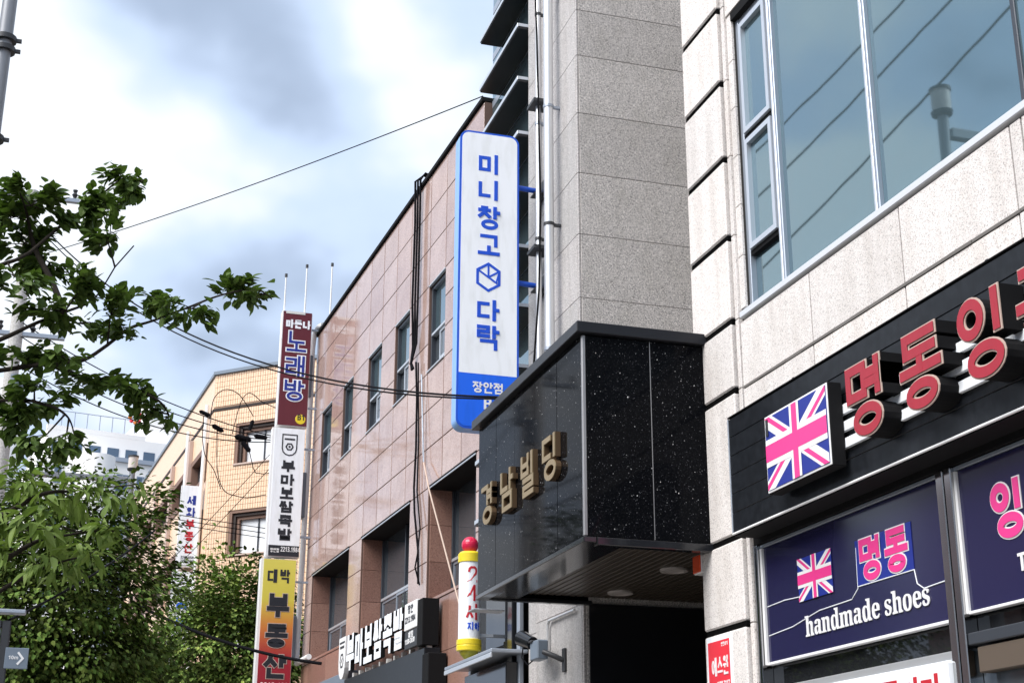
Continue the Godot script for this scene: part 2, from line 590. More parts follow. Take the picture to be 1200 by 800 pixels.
# ---------------------------------------------------------------- sky
func sky_picture() -> ImageTexture:
	var w := 1536
	var h := 768
	var im := Image.create(w, h, false, Image.FORMAT_RGBF)
	var n := FastNoiseLite.new()
	n.seed = 12
	n.noise_type = FastNoiseLite.TYPE_SIMPLEX_SMOOTH
	n.frequency = 1.0
	n.fractal_octaves = 6
	n.fractal_gain = 0.52
	var m := FastNoiseLite.new()
	m.seed = 4
	m.noise_type = FastNoiseLite.TYPE_SIMPLEX_SMOOTH
	m.frequency = 0.55
	m.fractal_octaves = 3
	# the banks of cloud: direction, size, how bright (+) or heavy (-)
	var banks := [
		[Vector3(0.012, 0.435, -0.90), 0.085, 0.34], [Vector3(-0.035, 0.40, -0.915), 0.09, 0.26], [Vector3(0.08, 0.415, -0.906), 0.07, 0.34], [Vector3(0.163, 0.512, -0.843), 0.04, 0.42], [Vector3(0.20, 0.475, -0.855), 0.05, 0.34],
		[Vector3(0.055, 0.522, -0.851), 0.06, -0.34], [Vector3(-0.02, 0.525, -0.85), 0.05, -0.22], [Vector3(0.11, 0.47, -0.876), 0.04, -0.2], [Vector3(0.15, 0.375, -0.915), 0.06, -0.08], [Vector3(0.07, 0.325, -0.943), 0.08, -0.38],
		[Vector3(-0.492, 0.425, -0.76), 0.06, 0.5], [Vector3(-0.43, 0.375, -0.822), 0.07, 0.4],
	]
	for y in h:
		var e := (0.5 - (y + 0.5) / h) * PI
		for x in w:
			var a := (x + 0.5) / w * TAU
			var d := Vector3(sin(a) * cos(e), sin(e), -cos(a) * cos(e))
			var c := Color(0.30, 0.29, 0.28)
			if d.y > 0.0:
				var p := d / (d.y + 0.32)
				var v := n.get_noise_3d(p.x * 2.6, p.z * 2.6, d.y) * 0.8 + m.get_noise_3d(p.x * 1.3, p.z * 1.3, 3.0) * 0.3 + 0.06
				for b in banks:
					v += b[2] * exp(-d.distance_squared_to(b[0]) / (b[1] * b[1]))
				var t := smoothstep(-0.5, 0.72, v)
				var thick := Color(0.205, 0.255, 0.34)
				var thin := Color(0.325, 0.395, 0.515)
				var lit := Color(0.485, 0.51, 0.545)
				c = thick.lerp(thin, smoothstep(0.0, 0.42, t)).lerp(lit, smoothstep(0.38, 0.86, t))
				var hz := 1.0 - smoothstep(0.0, 0.3, d.y)
				c = c.lerp(Color(0.40, 0.46, 0.56), hz * 0.6)
			im.set_pixel(x, y, c)
	return ImageTexture.create_from_image(im)

# ---------------------------------------------------------------- the pale building with the shoe shop
func pick(list: Array) -> Material:
	return list[rng.randi() % list.size()]

func pale_building() -> void:
	var o := thing("pale_granite_building", "pale speckled granite building with grooved corner stones and a wide bluish upstairs window", "building", facade(Vector3(5, 0, 0)))
	var top := 13.5
	var win := Rect2(-9.92, 5.60, 9.4, 2.72)
	var shop := Rect2(-10.02, 0.3, 9.6, 3.5)
	var st := tool()
	holed(st, Rect2(-10.835, 0, 14.6, top), -0.45, -0.034, [win, shop])
	box(st, Vector3(-10.83, 0, -7), Vector3(-10.55, top, -0.452))
	box(st, Vector3(-10.83, top, -7), Vector3(3.76, top + 0.3, 0.02))
	build("wall", st, M.joint, o)
	bx("wall", Vector3(-10.84, 0, -7), Vector3(-10.832, top, -0.03), M.smooth_grey[1], o)
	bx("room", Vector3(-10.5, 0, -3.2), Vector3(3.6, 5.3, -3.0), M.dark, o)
	# corner stones; black strips paint shade and sealant into shallow grooves
	var ys := [0.3, 1.1, 1.79, 2.47, 3.15, 3.83, 5.0, 5.585, 6.32, 7.04, 7.76, 8.48, 9.2, 9.92, 10.64, 11.36, 12.1, 12.8, 13.5]
	for i in ys.size() - 1:
		slab("corner_stone", Vector3(-10.835, ys[i] + 0.024, -0.03), Vector3(-10.10, ys[i + 1] - 0.024, 0.045), pick(M.pale), o, 0.012)
		slab("edge_stone", Vector3(-10.075, ys[i] + 0.003, -0.03), Vector3(-10.02, ys[i + 1] - 0.003, 0.012), pick(M.pale), o)
		slab("shaded_sealant", Vector3(-10.833, ys[i] - 0.0245, -0.033), Vector3(-10.102, ys[i] + 0.0245, 0.030), M.shaded_sealant, o, 0.002)
	for y in range(6):
		slab("edge_stone", Vector3(-10.015, 5.66 + y * 0.45, -0.10), Vector3(-9.925, 6.105 + y * 0.45, -0.012), pick(M.pale), o, 0.003)
	# courses below and above the window
	var xs := [-10.015, -8.86, -7.63, -6.42, -6.31, -5.2, -4.0, -2.8, -1.6, -0.4, 0.8, 2.0, 3.2]
	for row in [[3.83, 4.41], [4.414, 4.985], [5.005, 5.545], [8.36, 9.18], [9.186, 9.9], [9.906, 10.6], [10.606, 11.3], [11.306, 12.1], [12.106, 13.5]]:
		for i in xs.size() - 1:
			slab("stone_panel", Vector3(xs[i] + 0.0075, row[0] + 0.003, -0.03), Vector3(xs[i + 1] - 0.0075, row[1] - 0.003, rng.randf_range(-0.001, 0.0015)), pick(M.pale), o, 0.003)
	# mortar squeezed out of the course at sill height
	st = tool()
	for i in 26:
		var x := -10.0 + i * 0.24
		box(st, Vector3(x, 4.988 + rng.randf_range(-0.004, 0.0), -0.03), Vector3(x + 0.238, 5.004 + rng.randf_range(0.0, 0.006), rng.randf_range(0.003, 0.008)), 0.002)
	var seam := build("seam", st, M.off_white, o)
	seam.material_override = mat(lin(0.15, 0.14, 0.13), 0.9)
	# the window
	var w := node("window", o)
	bx("sill", Vector3(-9.98, 5.566, -0.12), Vector3(-0.5, 5.622, 0.02), M.sill, w, 0.006)
	bx("head", Vector3(-9.92, 8.275, -0.30), Vector3(-0.5, 8.355, -0.005), M.black, w)
	bx("frame", Vector3(-9.92, 5.622, -0.16), Vector3(-9.87, 8.275, -0.05), M.frame, w, 0.004)
	bx("frame", Vector3(-9.92, 8.22, -0.17), Vector3(-0.5, 8.274, -0.06), M.alu, w, 0.004)
	for x in [-9.33, -7.95]:
		bx("mullion", Vector3(x - 0.028, 5.622, -0.16), Vector3(x + 0.002, 8.22, -0.045), M.alu, w, 0.005)
		bx("mullion", Vector3(x + 0.006, 5.622, -0.16), Vector3(x + 0.034, 8.22, -0.05), M.frame, w, 0.005)
	for x in [-6.35, -4.9, -3.4, -1.9]:
		bx("mullion", Vector3(x - 0.02, 5.622, -0.16), Vector3(x + 0.02, 8.22, -0.07), M.dark_frame, w, 0.004)
	# opening lights at the left end
	for r in [[7.165, 8.20], [6.125, 7.10]]:
		st = tool()
		holed(st, Rect2(-9.845, r[0], 0.47, r[1] - r[0]), -0.12, -0.035, [Rect2(-9.80, r[0] + 0.045, 0.38, r[1] - r[0] - 0.09)])
		build("sash", st, M.alu, w)
		bx("pane", Vector3(-9.80, r[0] + 0.045, -0.09), Vector3(-9.42, r[1] - 0.045, -0.075), M.glass, w)
		bx("gasket", Vector3(-9.868, r[0] - 0.045, -0.16), Vector3(-9.36, r[0] - 0.004, -0.06), M.black, w)
	bx("pane", Vector3(-9.868, 5.622, -0.13), Vector3(-9.36, 6.075, -0.10), M.glass, w)
	var edge := -9.296
	for x in [-7.978, -6.37, -4.92, -3.42, -1.92, -0.5]:
		bx("pane", Vector3(edge, 5.622, -0.10), Vector3(x, 8.22, -0.085), M.glass, w)
		edge = x + (0.064 if x < -7.9 else 0.04)
	# shop front: posts, the transom and the glass below the window boards
	var s := node("shopfront", o)
	for x in [[-10.02, -9.985], [-9.975, -9.945], [-7.505, -7.43], [-7.415, -7.345], [-4.9, -4.75]]:
		bx("post", Vector3(x[0], 0.3, -0.14), Vector3(x[1], 3.72, -0.005), M.chrome, s, 0.006)
	bx("transom", Vector3(-10.02, 3.725, -0.2), Vector3(-0.42, 3.80, -0.02), M.black, s, 0.004)
	bx("transom", Vector3(-9.94, 3.695, -0.2), Vector3(-0.42, 3.72, -0.035), M.frame, s, 0.003)
	bx("transom", Vector3(-9.94, 2.595, -0.12), Vector3(-7.51, 2.65, -0.015), M.steel, s, 0.006)
	bx("transom", Vector3(-7.34, 2.66, -0.12), Vector3(-4.9, 2.73, -0.015), M.dark_frame, s, 0.006)
	bx("pane", Vector3(-9.94, 0.3, -0.11), Vector3(-7.51, 3.70, -0.095), M.shop_glass, s)
	bx("pane", Vector3(-7.34, 2.73, -0.11), Vector3(-4.9, 3.70, -0.095), M.shop_glass, s)
	bx("door", Vector3(-7.34, 0.3, -0.16), Vector3(-4.9, 2.66, -0.10), M.dim_glass, s)
	bx("shutter_box", Vector3(-7.28, 2.50, -0.10), Vector3(-4.9, 2.645, -0.03), mat(lin(0.10, 0.075, 0.055), 0.6), s, 0.006)
	bx("pane", Vector3(-4.7, 0.3, -0.11), Vector3(-0.42, 3.70, -0.095), M.shop_glass, s)

# a striped cross flag, w by h, its lower left corner at o, standing out to z
func cross_flag(o: Vector3, w: float, h: float, parent: Node3D) -> void:
	var f := node("flag", parent)
	bx("flag_field", o - Vector3(0, 0, 0.004), o + Vector3(w, h, 0.0), M.deep_blue if w > 0.6 else M.deep_blue, f)
	var rect := PackedVector2Array([Vector2(0, 0), Vector2(w, 0), Vector2(w, h), Vector2(0, h)])
	var bands := [
		["white_diagonal", Vector2(0, 0), Vector2(w, h), 0.105 * h, 0.0, M.white, 0.001], ["white_diagonal", Vector2(0, h), Vector2(w, 0), 0.105 * h, 0.0, M.white, 0.0014],
		["pink_diagonal", Vector2(0, 0), Vector2(w, h), 0.034 * h, 0.03 * h, M.pink_ink, 0.002], ["pink_diagonal", Vector2(0, h), Vector2(w, 0), 0.034 * h, 0.03 * h, M.pink_ink, 0.0024],
		["white_cross", Vector2(0, h * 0.5), Vector2(w, h * 0.5), 0.19 * h, 0.0, M.white, 0.0032], ["white_cross", Vector2(w * 0.5, 0), Vector2(w * 0.5, h), 0.13 * h, 0.0, M.white, 0.0036],
		["pink_cross", Vector2(0, h * 0.5), Vector2(w, h * 0.5), 0.115 * h, 0.0, M.pink_ink, 0.0046], ["pink_cross", Vector2(w * 0.5, 0), Vector2(w * 0.5, h), 0.07 * h, 0.0, M.pink_ink, 0.005],
	]
	for b in bands:
		var dir: Vector2 = (b[2] - b[1]).normalized()
		var nn := Vector2(-dir.y, dir.x)
		var st := tool()
		for half in ([0, 1] if b[4] > 0.0 else [0]):
			# the thin diagonals step sideways at the middle
			var from: Vector2 = b[1] - dir * h if half == 0 else (b[1] + b[2]) * 0.5
			var to: Vector2 = b[2] + dir * h if b[4] == 0.0 or half == 1 else (b[1] + b[2]) * 0.5
			var off: Vector2 = nn * b[4] * (1.0 if half == 0 else -1.0)
			var q := PackedVector2Array([from + nn * b[3] + off, to + nn * b[3] + off, to - nn * b[3] + off, from - nn * b[3] + off])
			for poly in Geometry2D.intersect_polygons(q, rect):
				if Geometry2D.is_polygon_clockwise(poly):
					poly.reverse()
				for k in range(1, poly.size() - 1):
					var z: float = b[6]
					tri(st, o + Vector3(poly[0].x, poly[0].y, z), o + Vector3(poly[k + 1].x, poly[k + 1].y, z), o + Vector3(poly[k].x, poly[k].y, z))
		build(b[0], st, b[5], f)

func shoe_signs() -> void:
	var o := thing("fascia_sign", "long black fascia sign with a pink cross flag and thick red letters", "shop sign", facade(Vector3(5, 0, 0)))
	var y0 := 3.775
	for i in 6:
		slab("plank", Vector3(-9.9, y0 + 0.02 + i * 0.148, 0.03), Vector3(-2.6, y0 + 0.02 + i * 0.148 + 0.1455, 0.20), M.sign_black, o, 0.004)
	bx("trim", Vector3(-9.905, y0 + 0.0, 0.196), Vector3(-2.6, y0 + 0.017, 0.212), M.bright, o, 0.005)
	bx("trim", Vector3(-9.905, 4.688, 0.03), Vector3(-2.6, 4.70, 0.208), M.black, o, 0.003)
	bx("end_trim", Vector3(-9.915, y0 + 0.018, 0.03), Vector3(-9.902, 4.687, 0.206), M.frame, o, 0.003)
	bx("soffit", Vector3(-9.90, 3.765, 0.0), Vector3(-2.6, 3.792, 0.195), M.black, o)
	for x in [-8.86, -6.52, -4.2]:
		var st := tool()
		for s in [0.0, 0.02]:
			tri(st, Vector3(x + s, 4.70, 0.0), Vector3(x + s, 4.79, 0.0), Vector3(x + s, 4.70, 0.19))
		box(st, Vector3(x, 4.70, 0.0), Vector3(x + 0.07, 4.79, 0.012))
		box(st, Vector3(x - 0.002, 4.702, 0.013), Vector3(x + 0.022, 4.715, 0.19))
		build("bracket", st, M.dark, o)
	for y in [4.24, 4.125, 4.012]:
		bx("white_bar", Vector3(-9.20, y, 0.205), Vector3(-2.7, y + 0.066, 0.232), M.board, o, 0.003)
	# the flag box
	bx("flag_box", Vector3(-9.03, 3.89, 0.235), Vector3(-8.115, 4.455, 0.335), M.black, o, 0.004)
	bx("flag_rim", Vector3(-9.024, 3.896, 0.334), Vector3(-8.121, 4.449, 0.341), M.white, o, 0.002)
	cross_flag(Vector3(-9.008, 3.912, 0.346), 0.872, 0.521, o)
	bx("tape", Vector3(-8.99, 4.30, 0.348), Vector3(-8.96, 4.42, 0.354), M.dark, o)
	# channel letters: black returns, pale rim, red face
	for k in 6:
		var x: float = [-7.84, -7.215, -6.60, -6.07, -5.48, -4.88][k]
		var ch := "명동잉글랜드"[k]
		var l := node("letter", o)
		var st := tool()
		glyph(st, ch, Vector2(x, 3.95), 0.445, 0.495, 0.037, 0.205, 0.352, 0.0)
		build("letter_return", st, M.black, l)
		st = tool()
		glyph(st, ch, Vector2(x, 3.95), 0.445, 0.495, 0.037, 0.356, 0.362, 0.003)
		build("letter_rim", st, M.beige, l)
		st = tool()
		glyph(st, ch, Vector2(x, 3.95), 0.445, 0.495, 0.037, 0.3665, 0.369, -0.007)
		build("letter_face", st, M.red_face, l)
	# window boards
	o = thing("window_board", "navy window board reading handmade shoes beside a small pink cross flag", "window sign", facade(Vector3(5, 0, 0)))
	bx("board", Vector3(-9.90, 2.84, -0.06), Vector3(-7.51, 3.69, -0.045), M.navy, o)
	for r in [Rect2(-9.935, 2.82, 0.03, 0.87), Rect2(-9.90, 2.815, 2.385, 0.02)]:
		bx("edge", Vector3(r.position.x, r.position.y, -0.07), Vector3(r.end.x, r.end.y, -0.025), M.white, o, 0.003)
	cross_flag(Vector3(-9.37, 3.205, -0.036), 0.49, 0.305, o)
	bx("sticker", Vector3(-8.56, 3.195, -0.044), Vector3(-7.87, 3.495, -0.040), M.deep_blue, o)
	for k in 2:
		var st := tool()
		glyph(st, "명동"[k], Vector2(-8.50 + k * 0.315, 3.205), 0.27, 0.285, 0.022, -0.039, -0.037, 0.009)
		var l := build("letter", st, M.white, o)
		st = tool()
		glyph(st, "명동"[k], Vector2(-8.50 + k * 0.315, 3.205), 0.27, 0.285, 0.022, -0.036, -0.033, 0.0)
		build("letter_face", st, M.pink_ink, l)
	print_text("handmade shoes", Vector3(-9.31, 2.905, -0.038), 0.135, 1.0, M.white, o, true, true, 0.006)
	for c in [[Vector3(-9.88, 3.245, -0.042), Vector3(-9.6, 3.255, -0.042), Vector3(-9.38, 3.245, -0.042)], [Vector3(-9.88, 3.03, -0.042), Vector3(-9.5, 3.05, -0.042), Vector3(-9.1, 3.11, -0.042), Vector3(-8.65, 3.12, -0.042), Vector3(-8.56, 3.18, -0.042), Vector3(-8.55, 3.45, -0.042)], [Vector3(-8.56, 3.19, -0.041), Vector3(-8.2, 3.19, -0.041), Vector3(-7.87, 3.19, -0.041), Vector3(-7.85, 3.1, -0.041), Vector3(-7.78, 3.06, -0.041), Vector3(-7.52, 3.07, -0.041)]]:
		pipe("loose_wire", c, 0.004, M.board, o, 5)
	o = thing("window_board", "navy window board with one large pink letter beside the steel post", "window sign", facade(Vector3(5, 0, 0)))
	bx("board", Vector3(-7.335, 2.855, -0.06), Vector3(-4.95, 3.69, -0.045), M.navy, o)
	for r in [Rect2(-7.345, 2.84, 0.022, 0.85), Rect2(-7.32, 2.835, 2.36, 0.018)]:
		bx("edge", Vector3(r.position.x, r.position.y, -0.07), Vector3(r.end.x, r.end.y, -0.025), M.white, o, 0.003)
	var xx := -7.02
	for ch in ["잉", "글", "랜", "드"]:
		var st := tool()
		glyph(st, ch, Vector2(xx, 3.20), 0.30, 0.33, 0.026, -0.044, -0.040, 0.009)
		var l := build("letter", st, M.white, o)
		st = tool()
		glyph(st, ch, Vector2(xx, 3.20), 0.30, 0.33, 0.026, -0.038, -0.035, 0.0)
		build("letter_face", st, M.pink_ink, l)
		xx += 0.36
	print_text("T. 2245-1200", Vector3(-6.83, 2.97, -0.038), 0.10, 1.0, M.white, o, false, true, 0.006)
	# white light box over the door glass
	o = thing("light_box", "white light box with red letters below the navy boards", "shop sign", facade(Vector3(5, 0, 0)))
	bx("box", Vector3(-9.9, 2.18, -0.09), Vector3(-7.51, 2.592, 0.03), M.board, o, 0.01)
	xx = -8.95
	for ch in ["수", "제", "화", "갤", "러", "리"]:
		letter(ch, Vector2(xx, 2.30), 0.2, 0.235, 0.018, 0.03, 0.034, M.red_ink, o)
		xx += 0.232
	# the red security plate on the corner stone
	o = thing("security_plate", "red plate with white letters on the corner stone", "sign", facade(Vector3(5, 0, 0)))
	bx("plate", Vector3(-10.80, 2.42, 0.036), Vector3(-10.33, 3.118, 0.05), M.board, o, 0.004)
	bx("face", Vector3(-10.765, 2.45, 0.05), Vector3(-10.375, 3.075, 0.054), M.signal_red, o, 0.002)
	for k in 3:
		letter("에스원"[k], Vector2(-10.70 + k * 0.105, 2.80), 0.092, 0.155, 0.0085, 0.054, 0.057, M.white, o)
	print_text("1588-3112", Vector3(-10.62, 2.70, 0.055), 0.045, 0.8, M.white, o)
	for k in 4:
		letter("안전지기"[k], Vector2(-10.515 + k * 0.031, 3.025), 0.026, 0.032, 0.0024, 0.054, 0.0555, M.white, o)
	# small alarm box at the corner
	o = thing("alarm_box", "small red and white alarm box at the corner under the black canopy", "alarm box", facade(Vector3(5, 0, 0)))
	bx("casing", Vector3(-11.0, 3.66, -0.10), Vector3(-10.845, 3.815, 0.045), M.white, o, 0.006)
	bx("red_face", Vector3(-10.992, 3.668, 0.045), Vector3(-10.853, 3.807, 0.058), mat(lin(0.70, 0.07, 0.015), 0.35), o, 0.004)
	bx("label", Vector3(-10.844, 3.70, -0.06), Vector3(-10.840, 3.78, 0.02), M.beige, o)

# ---------------------------------------------------------------- the grey granite office building and its black canopy
func office_building() -> void:
	var o := thing("grey_granite_building", "grey granite office building with dark window fins, steel flues and a black stone canopy", "building", facade(Vector3(5, 0, 0)))
	var top := 17.0
	var st := tool()
	box(st, Vector3(-15.63, 0, -8), Vector3(-13.85, top, -0.034))
	box(st, Vector3(-17.85, 0, -8), Vector3(-15.64, top, -0.25))
	box(st, Vector3(-13.845, 0, -8), Vector3(-10.9, 3.6, -7.6))
	box(st, Vector3(-13.845, 5.66, -8), Vector3(-10.85, top, -4.0))
	build("wall", st, M.joint, o)
	var ys := [0.2, 1.15, 2.1, 3.0, 3.84, 4.42, 5.03, 5.66, 6.395, 7.14, 7.885, 8.625, 9.37, 10.11, 10.707, 11.45, 12.19, 12.93, 13.67, 14.4, 15.2, 16.1, 17.0]
	for i in ys.size() - 1:
		var a: float = ys[i] + 0.0025
		var b: float = ys[i + 1] - 0.0025
		slab("street_panel", Vector3(-15.35, a, -0.03), Vector3(-13.875, b, 0), pick(M.smooth_grey), o, 0.003)
		slab("street_panel", Vector3(-15.63, a - 0.1 if i > 0 else a, -0.03), Vector3(-15.356, b - 0.1, 0), pick(M.smooth_grey), o, 0.003)
		slab("corner_strip", Vector3(-13.872, a, -0.03), Vector3(-13.835, b, -0.004), M.smooth_grey[0], o, 0.004)
		slab("side_panel", Vector3(-13.86, a, -1.62), Vector3(-13.83, b, -0.033), pick(M.grey), o, 0.003)
		slab("side_panel", Vector3(-13.86, a, -3.3), Vector3(-13.83, b, -1.625), pick(M.grey), o, 0.003)
		slab("side_panel", Vector3(-13.86, a, -8.0), Vector3(-13.83, b, -3.305), pick(M.grey), o, 0.003)
	# glazed bay with fins
	var y := 4.55
	while y < 16.5:
		var bay := node("window", o)
		bx("pane", Vector3(-17.84, y + 0.11, -0.24), Vector3(-15.645, y + 0.765, -0.17), M.glass, bay)
		bx("rail", Vector3(-17.84, y + 0.0, -0.24), Vector3(-15.645, y + 0.105, -0.165), M.frame, bay)
		var f := node("fin", o)
		bx("fin_blade", Vector3(-17.44, y, -0.163), Vector3(-15.645, y + 0.055, 0.13), M.fin, f, 0.004)
		bx("fin_edge", Vector3(-17.445, y + 0.02, 0.131), Vector3(-15.64, y + 0.075, 0.142), M.alu, f, 0.003)
		bx("fin_end", Vector3(-15.644, y + 0.03, -0.12), Vector3(-15.636, y + 0.072, 0.129), M.alu, f)
		y += 0.77
	# flues and rain pipe
	for p in [[-14.42, 0.056, 0.14], [-14.86, 0.034, 0.12]]:
		var pp := node("flue", o)
		st = tool()
		tube(st, [Vector3(p[0], 5.0, p[2]), Vector3(p[0], 16.8, p[2])], [p[1]], 18)
		build("flue_pipe", st, M.steel, pp)
		for k in 8:
			st = tool()
			var yy := 5.2 + k * 1.5
			tube(st, [Vector3(p[0], yy, p[2]), Vector3(p[0], yy + 0.035, p[2])], [p[1] + 0.008], 18)
			box(st, Vector3(p[0] - 0.02, yy + 0.003, 0.0), Vector3(p[0] + 0.02, yy + 0.032, 0.1))
			build("flue_clamp", st, M.frame if k % 2 else M.dark, pp)
	for k in 3:
		bx("angle_bracket", Vector3(-15.0, 6.15 + k * 1.9, 0.0), Vector3(-14.72, 6.19 + k * 1.9, 0.22), M.dark, o)
	pipe("cable", [Vector3(-14.62, 16.5, 0.25), Vector3(-14.66, 13, 0.27), Vector3(-14.36, 10.6, 0.30), Vector3(-14.30, 8.4, 0.28), Vector3(-14.40, 7.4, 0.27), Vector3(-14.62, 6.6, 0.26), Vector3(-14.68, 5.0, 0.24)], 0.012, M.cable, o, 6)
	pipe("cable", [Vector3(-15.12, 16.5, 0.03), Vector3(-15.1, 10, 0.03), Vector3(-15.12, 4.2, 0.03)], 0.014, M.cable, o, 6)
	pipe("conduit", [Vector3(-14.0, 3.80, 0.03), Vector3(-14.82, 3.80, 0.03), Vector3(-14.86, 3.76, 0.03), Vector3(-14.86, 3.36, 0.03)], 0.015, M.steel, o)
	# entrance: dark doors far back, black lining added to deepen the shade
	bx("entrance_shade_lining", Vector3(-13.829, 0, -6.4), Vector3(-13.80, 3.84, -0.06), M.gloss_black, o)
	bx("entrance_shade_lining", Vector3(-10.88, 0, -6.4), Vector3(-10.846, 3.84, -0.10), M.gloss_black, o)
	bx("entrance_door", Vector3(-13.83, 0, -6.6), Vector3(-10.85, 3.9, -6.5), M.shop_glass, o)
	# shop front left of the granite
	var s := node("shopfront", o)
	bx("dark_panel", Vector3(-17.6, 3.62, -0.20), Vector3(-15.9, 4.5, 0.02), M.shop_glass, s)
	bx("post", Vector3(-16.16, 2.4, 0.022), Vector3(-15.98, 4.5, 0.09), M.gloss_black, s, 0.01)
	bx("post", Vector3(-15.90, 2.4, 0.0), Vector3(-15.80, 4.5, 0.06), M.frame, s, 0.01)
	bx("side_frame", Vector3(-17.72, 3.3, 0.0), Vector3(-17.62, 4.5, 0.12), M.alu, s, 0.008)
	bx("ledge", Vector3(-17.75, 3.555, -0.02), Vector3(-15.7, 3.60, 0.42), M.frame, s, 0.01)
	bx("ledge_front", Vector3(-17.75, 3.50, 0.40), Vector3(-15.7, 3.553, 0.425), M.alu, s, 0.006)
	bx("under_sign", Vector3(-17.6, 2.5, 0.0), Vector3(-15.85, 3.48, 0.2), M.gloss_black, s, 0.01)
	# the canopy
	var c := node("canopy", o)
	st = tool()
	box(st, Vector3(-13.72, 3.92, -3.0), Vector3(-10.68, 5.53, 1.10))
	box(st, Vector3(-13.78, 3.86, -7.5), Vector3(-10.86, 5.5, -3.02))  # unseen rear, extended inward to block daylight above the recess
	build("core", st, M.black, c)
	for i in 5:
		var a := -13.75 + i * 0.612
		slab("front_slab", Vector3(a + 0.0025, 3.86, 1.102), Vector3(a + 0.6095, 5.535, 1.13 + rng.randf_range(-0.0015, 0.0015)), M.black_stone, c, 0.002)
	slab("side_slab", Vector3(-10.676, 3.86, 0.534), Vector3(-10.65, 5.535, 1.098), M.black_stone, c, 0.002)
	slab("side_slab", Vector3(-10.676, 3.86, -0.03), Vector3(-10.65, 5.535, 0.526), M.black_stone, c, 0.002)
	slab("side_slab", Vector3(-13.776, 3.86, -0.03), Vector3(-13.752, 5.535, 1.098), M.black_stone, c, 0.002)
	bx("joint_strip", Vector3(-10.67, 3.86, 0.527), Vector3(-10.649, 5.535, 0.533), M.trim, c)
	bx("corner_trim", Vector3(-10.682, 3.86, 1.100), Vector3(-10.647, 5.535, 1.133), M.trim, c, 0.006)
	st = tool()
	box(st, Vector3(-13.83, 5.545, -3.0), Vector3(-10.60, 5.64, 1.19), 0.006)
	build("coping", st, M.coping, c)
	bx("bottom_trim", Vector3(-13.78, 3.81, 1.03), Vector3(-10.64, 3.855, 1.14), M.gloss_black, c, 0.006)
	bx("bottom_trim", Vector3(-10.72, 3.79, -0.05), Vector3(-10.63, 3.853, 1.028), M.gloss_black, c, 0.006)
	bx("bottom_trim", Vector3(-13.78, 3.81, -0.05), Vector3(-13.70, 3.853, 1.028), M.gloss_black, c, 0.006)
	bx("bottom_lip", Vector3(-13.70, 3.825, 0.74), Vector3(-10.722, 3.87, 1.028), M.gloss_black, c, 0.004)
	bx("flashing", Vector3(-13.98, 3.72, 0.83), Vector3(-13.79, 3.735, 1.16), M.alu, c, 0.004)
	st = tool()
	var z := 0.73
	while z > -7.4:
		box(st, Vector3(-13.70, 3.885, z - 0.07), Vector3(-10.73 if z > 0.0 else -10.86, 3.905, z - 0.012), 0.003)
		z -= 0.075
	var sl := build("soffit_slats", st, M.soffit, c)
	sl.set_meta("kind", "stuff")
	for a in [-13.3, -11.97]:
		st = tool()
		lathe(st, [Vector2(0.0, 3.868), Vector2(0.085, 3.868), Vector2(0.09, 3.862), Vector2(0.125, 3.864), Vector2(0.13, 3.884)], Vector3(a, 0, -0.2), 24)
		build("downlight", st, M.downlight, c)

	# gold letters on the canopy
	var g := thing("name_letters", "gold raised letters on the black canopy front", "building name", facade(Vector3(5, 0, 0)))
	for k in 4:
		var a: float = [-13.45, -12.80, -12.16, -11.545][k]
		st = tool()
		glyph(st, "경남빌딩"[k], Vector2(a, 4.46), 0.39, 0.39, 0.0235, 1.133, 1.175, 0.002)
		var l := build("letter", st, M.gold_dark, g)
		st = tool()
		glyph(st, "경남빌딩"[k], Vector2(a, 4.46), 0.39, 0.39, 0.0235, 1.178, 1.186, 0.0)
		build("letter_face", st, M.gold, l)

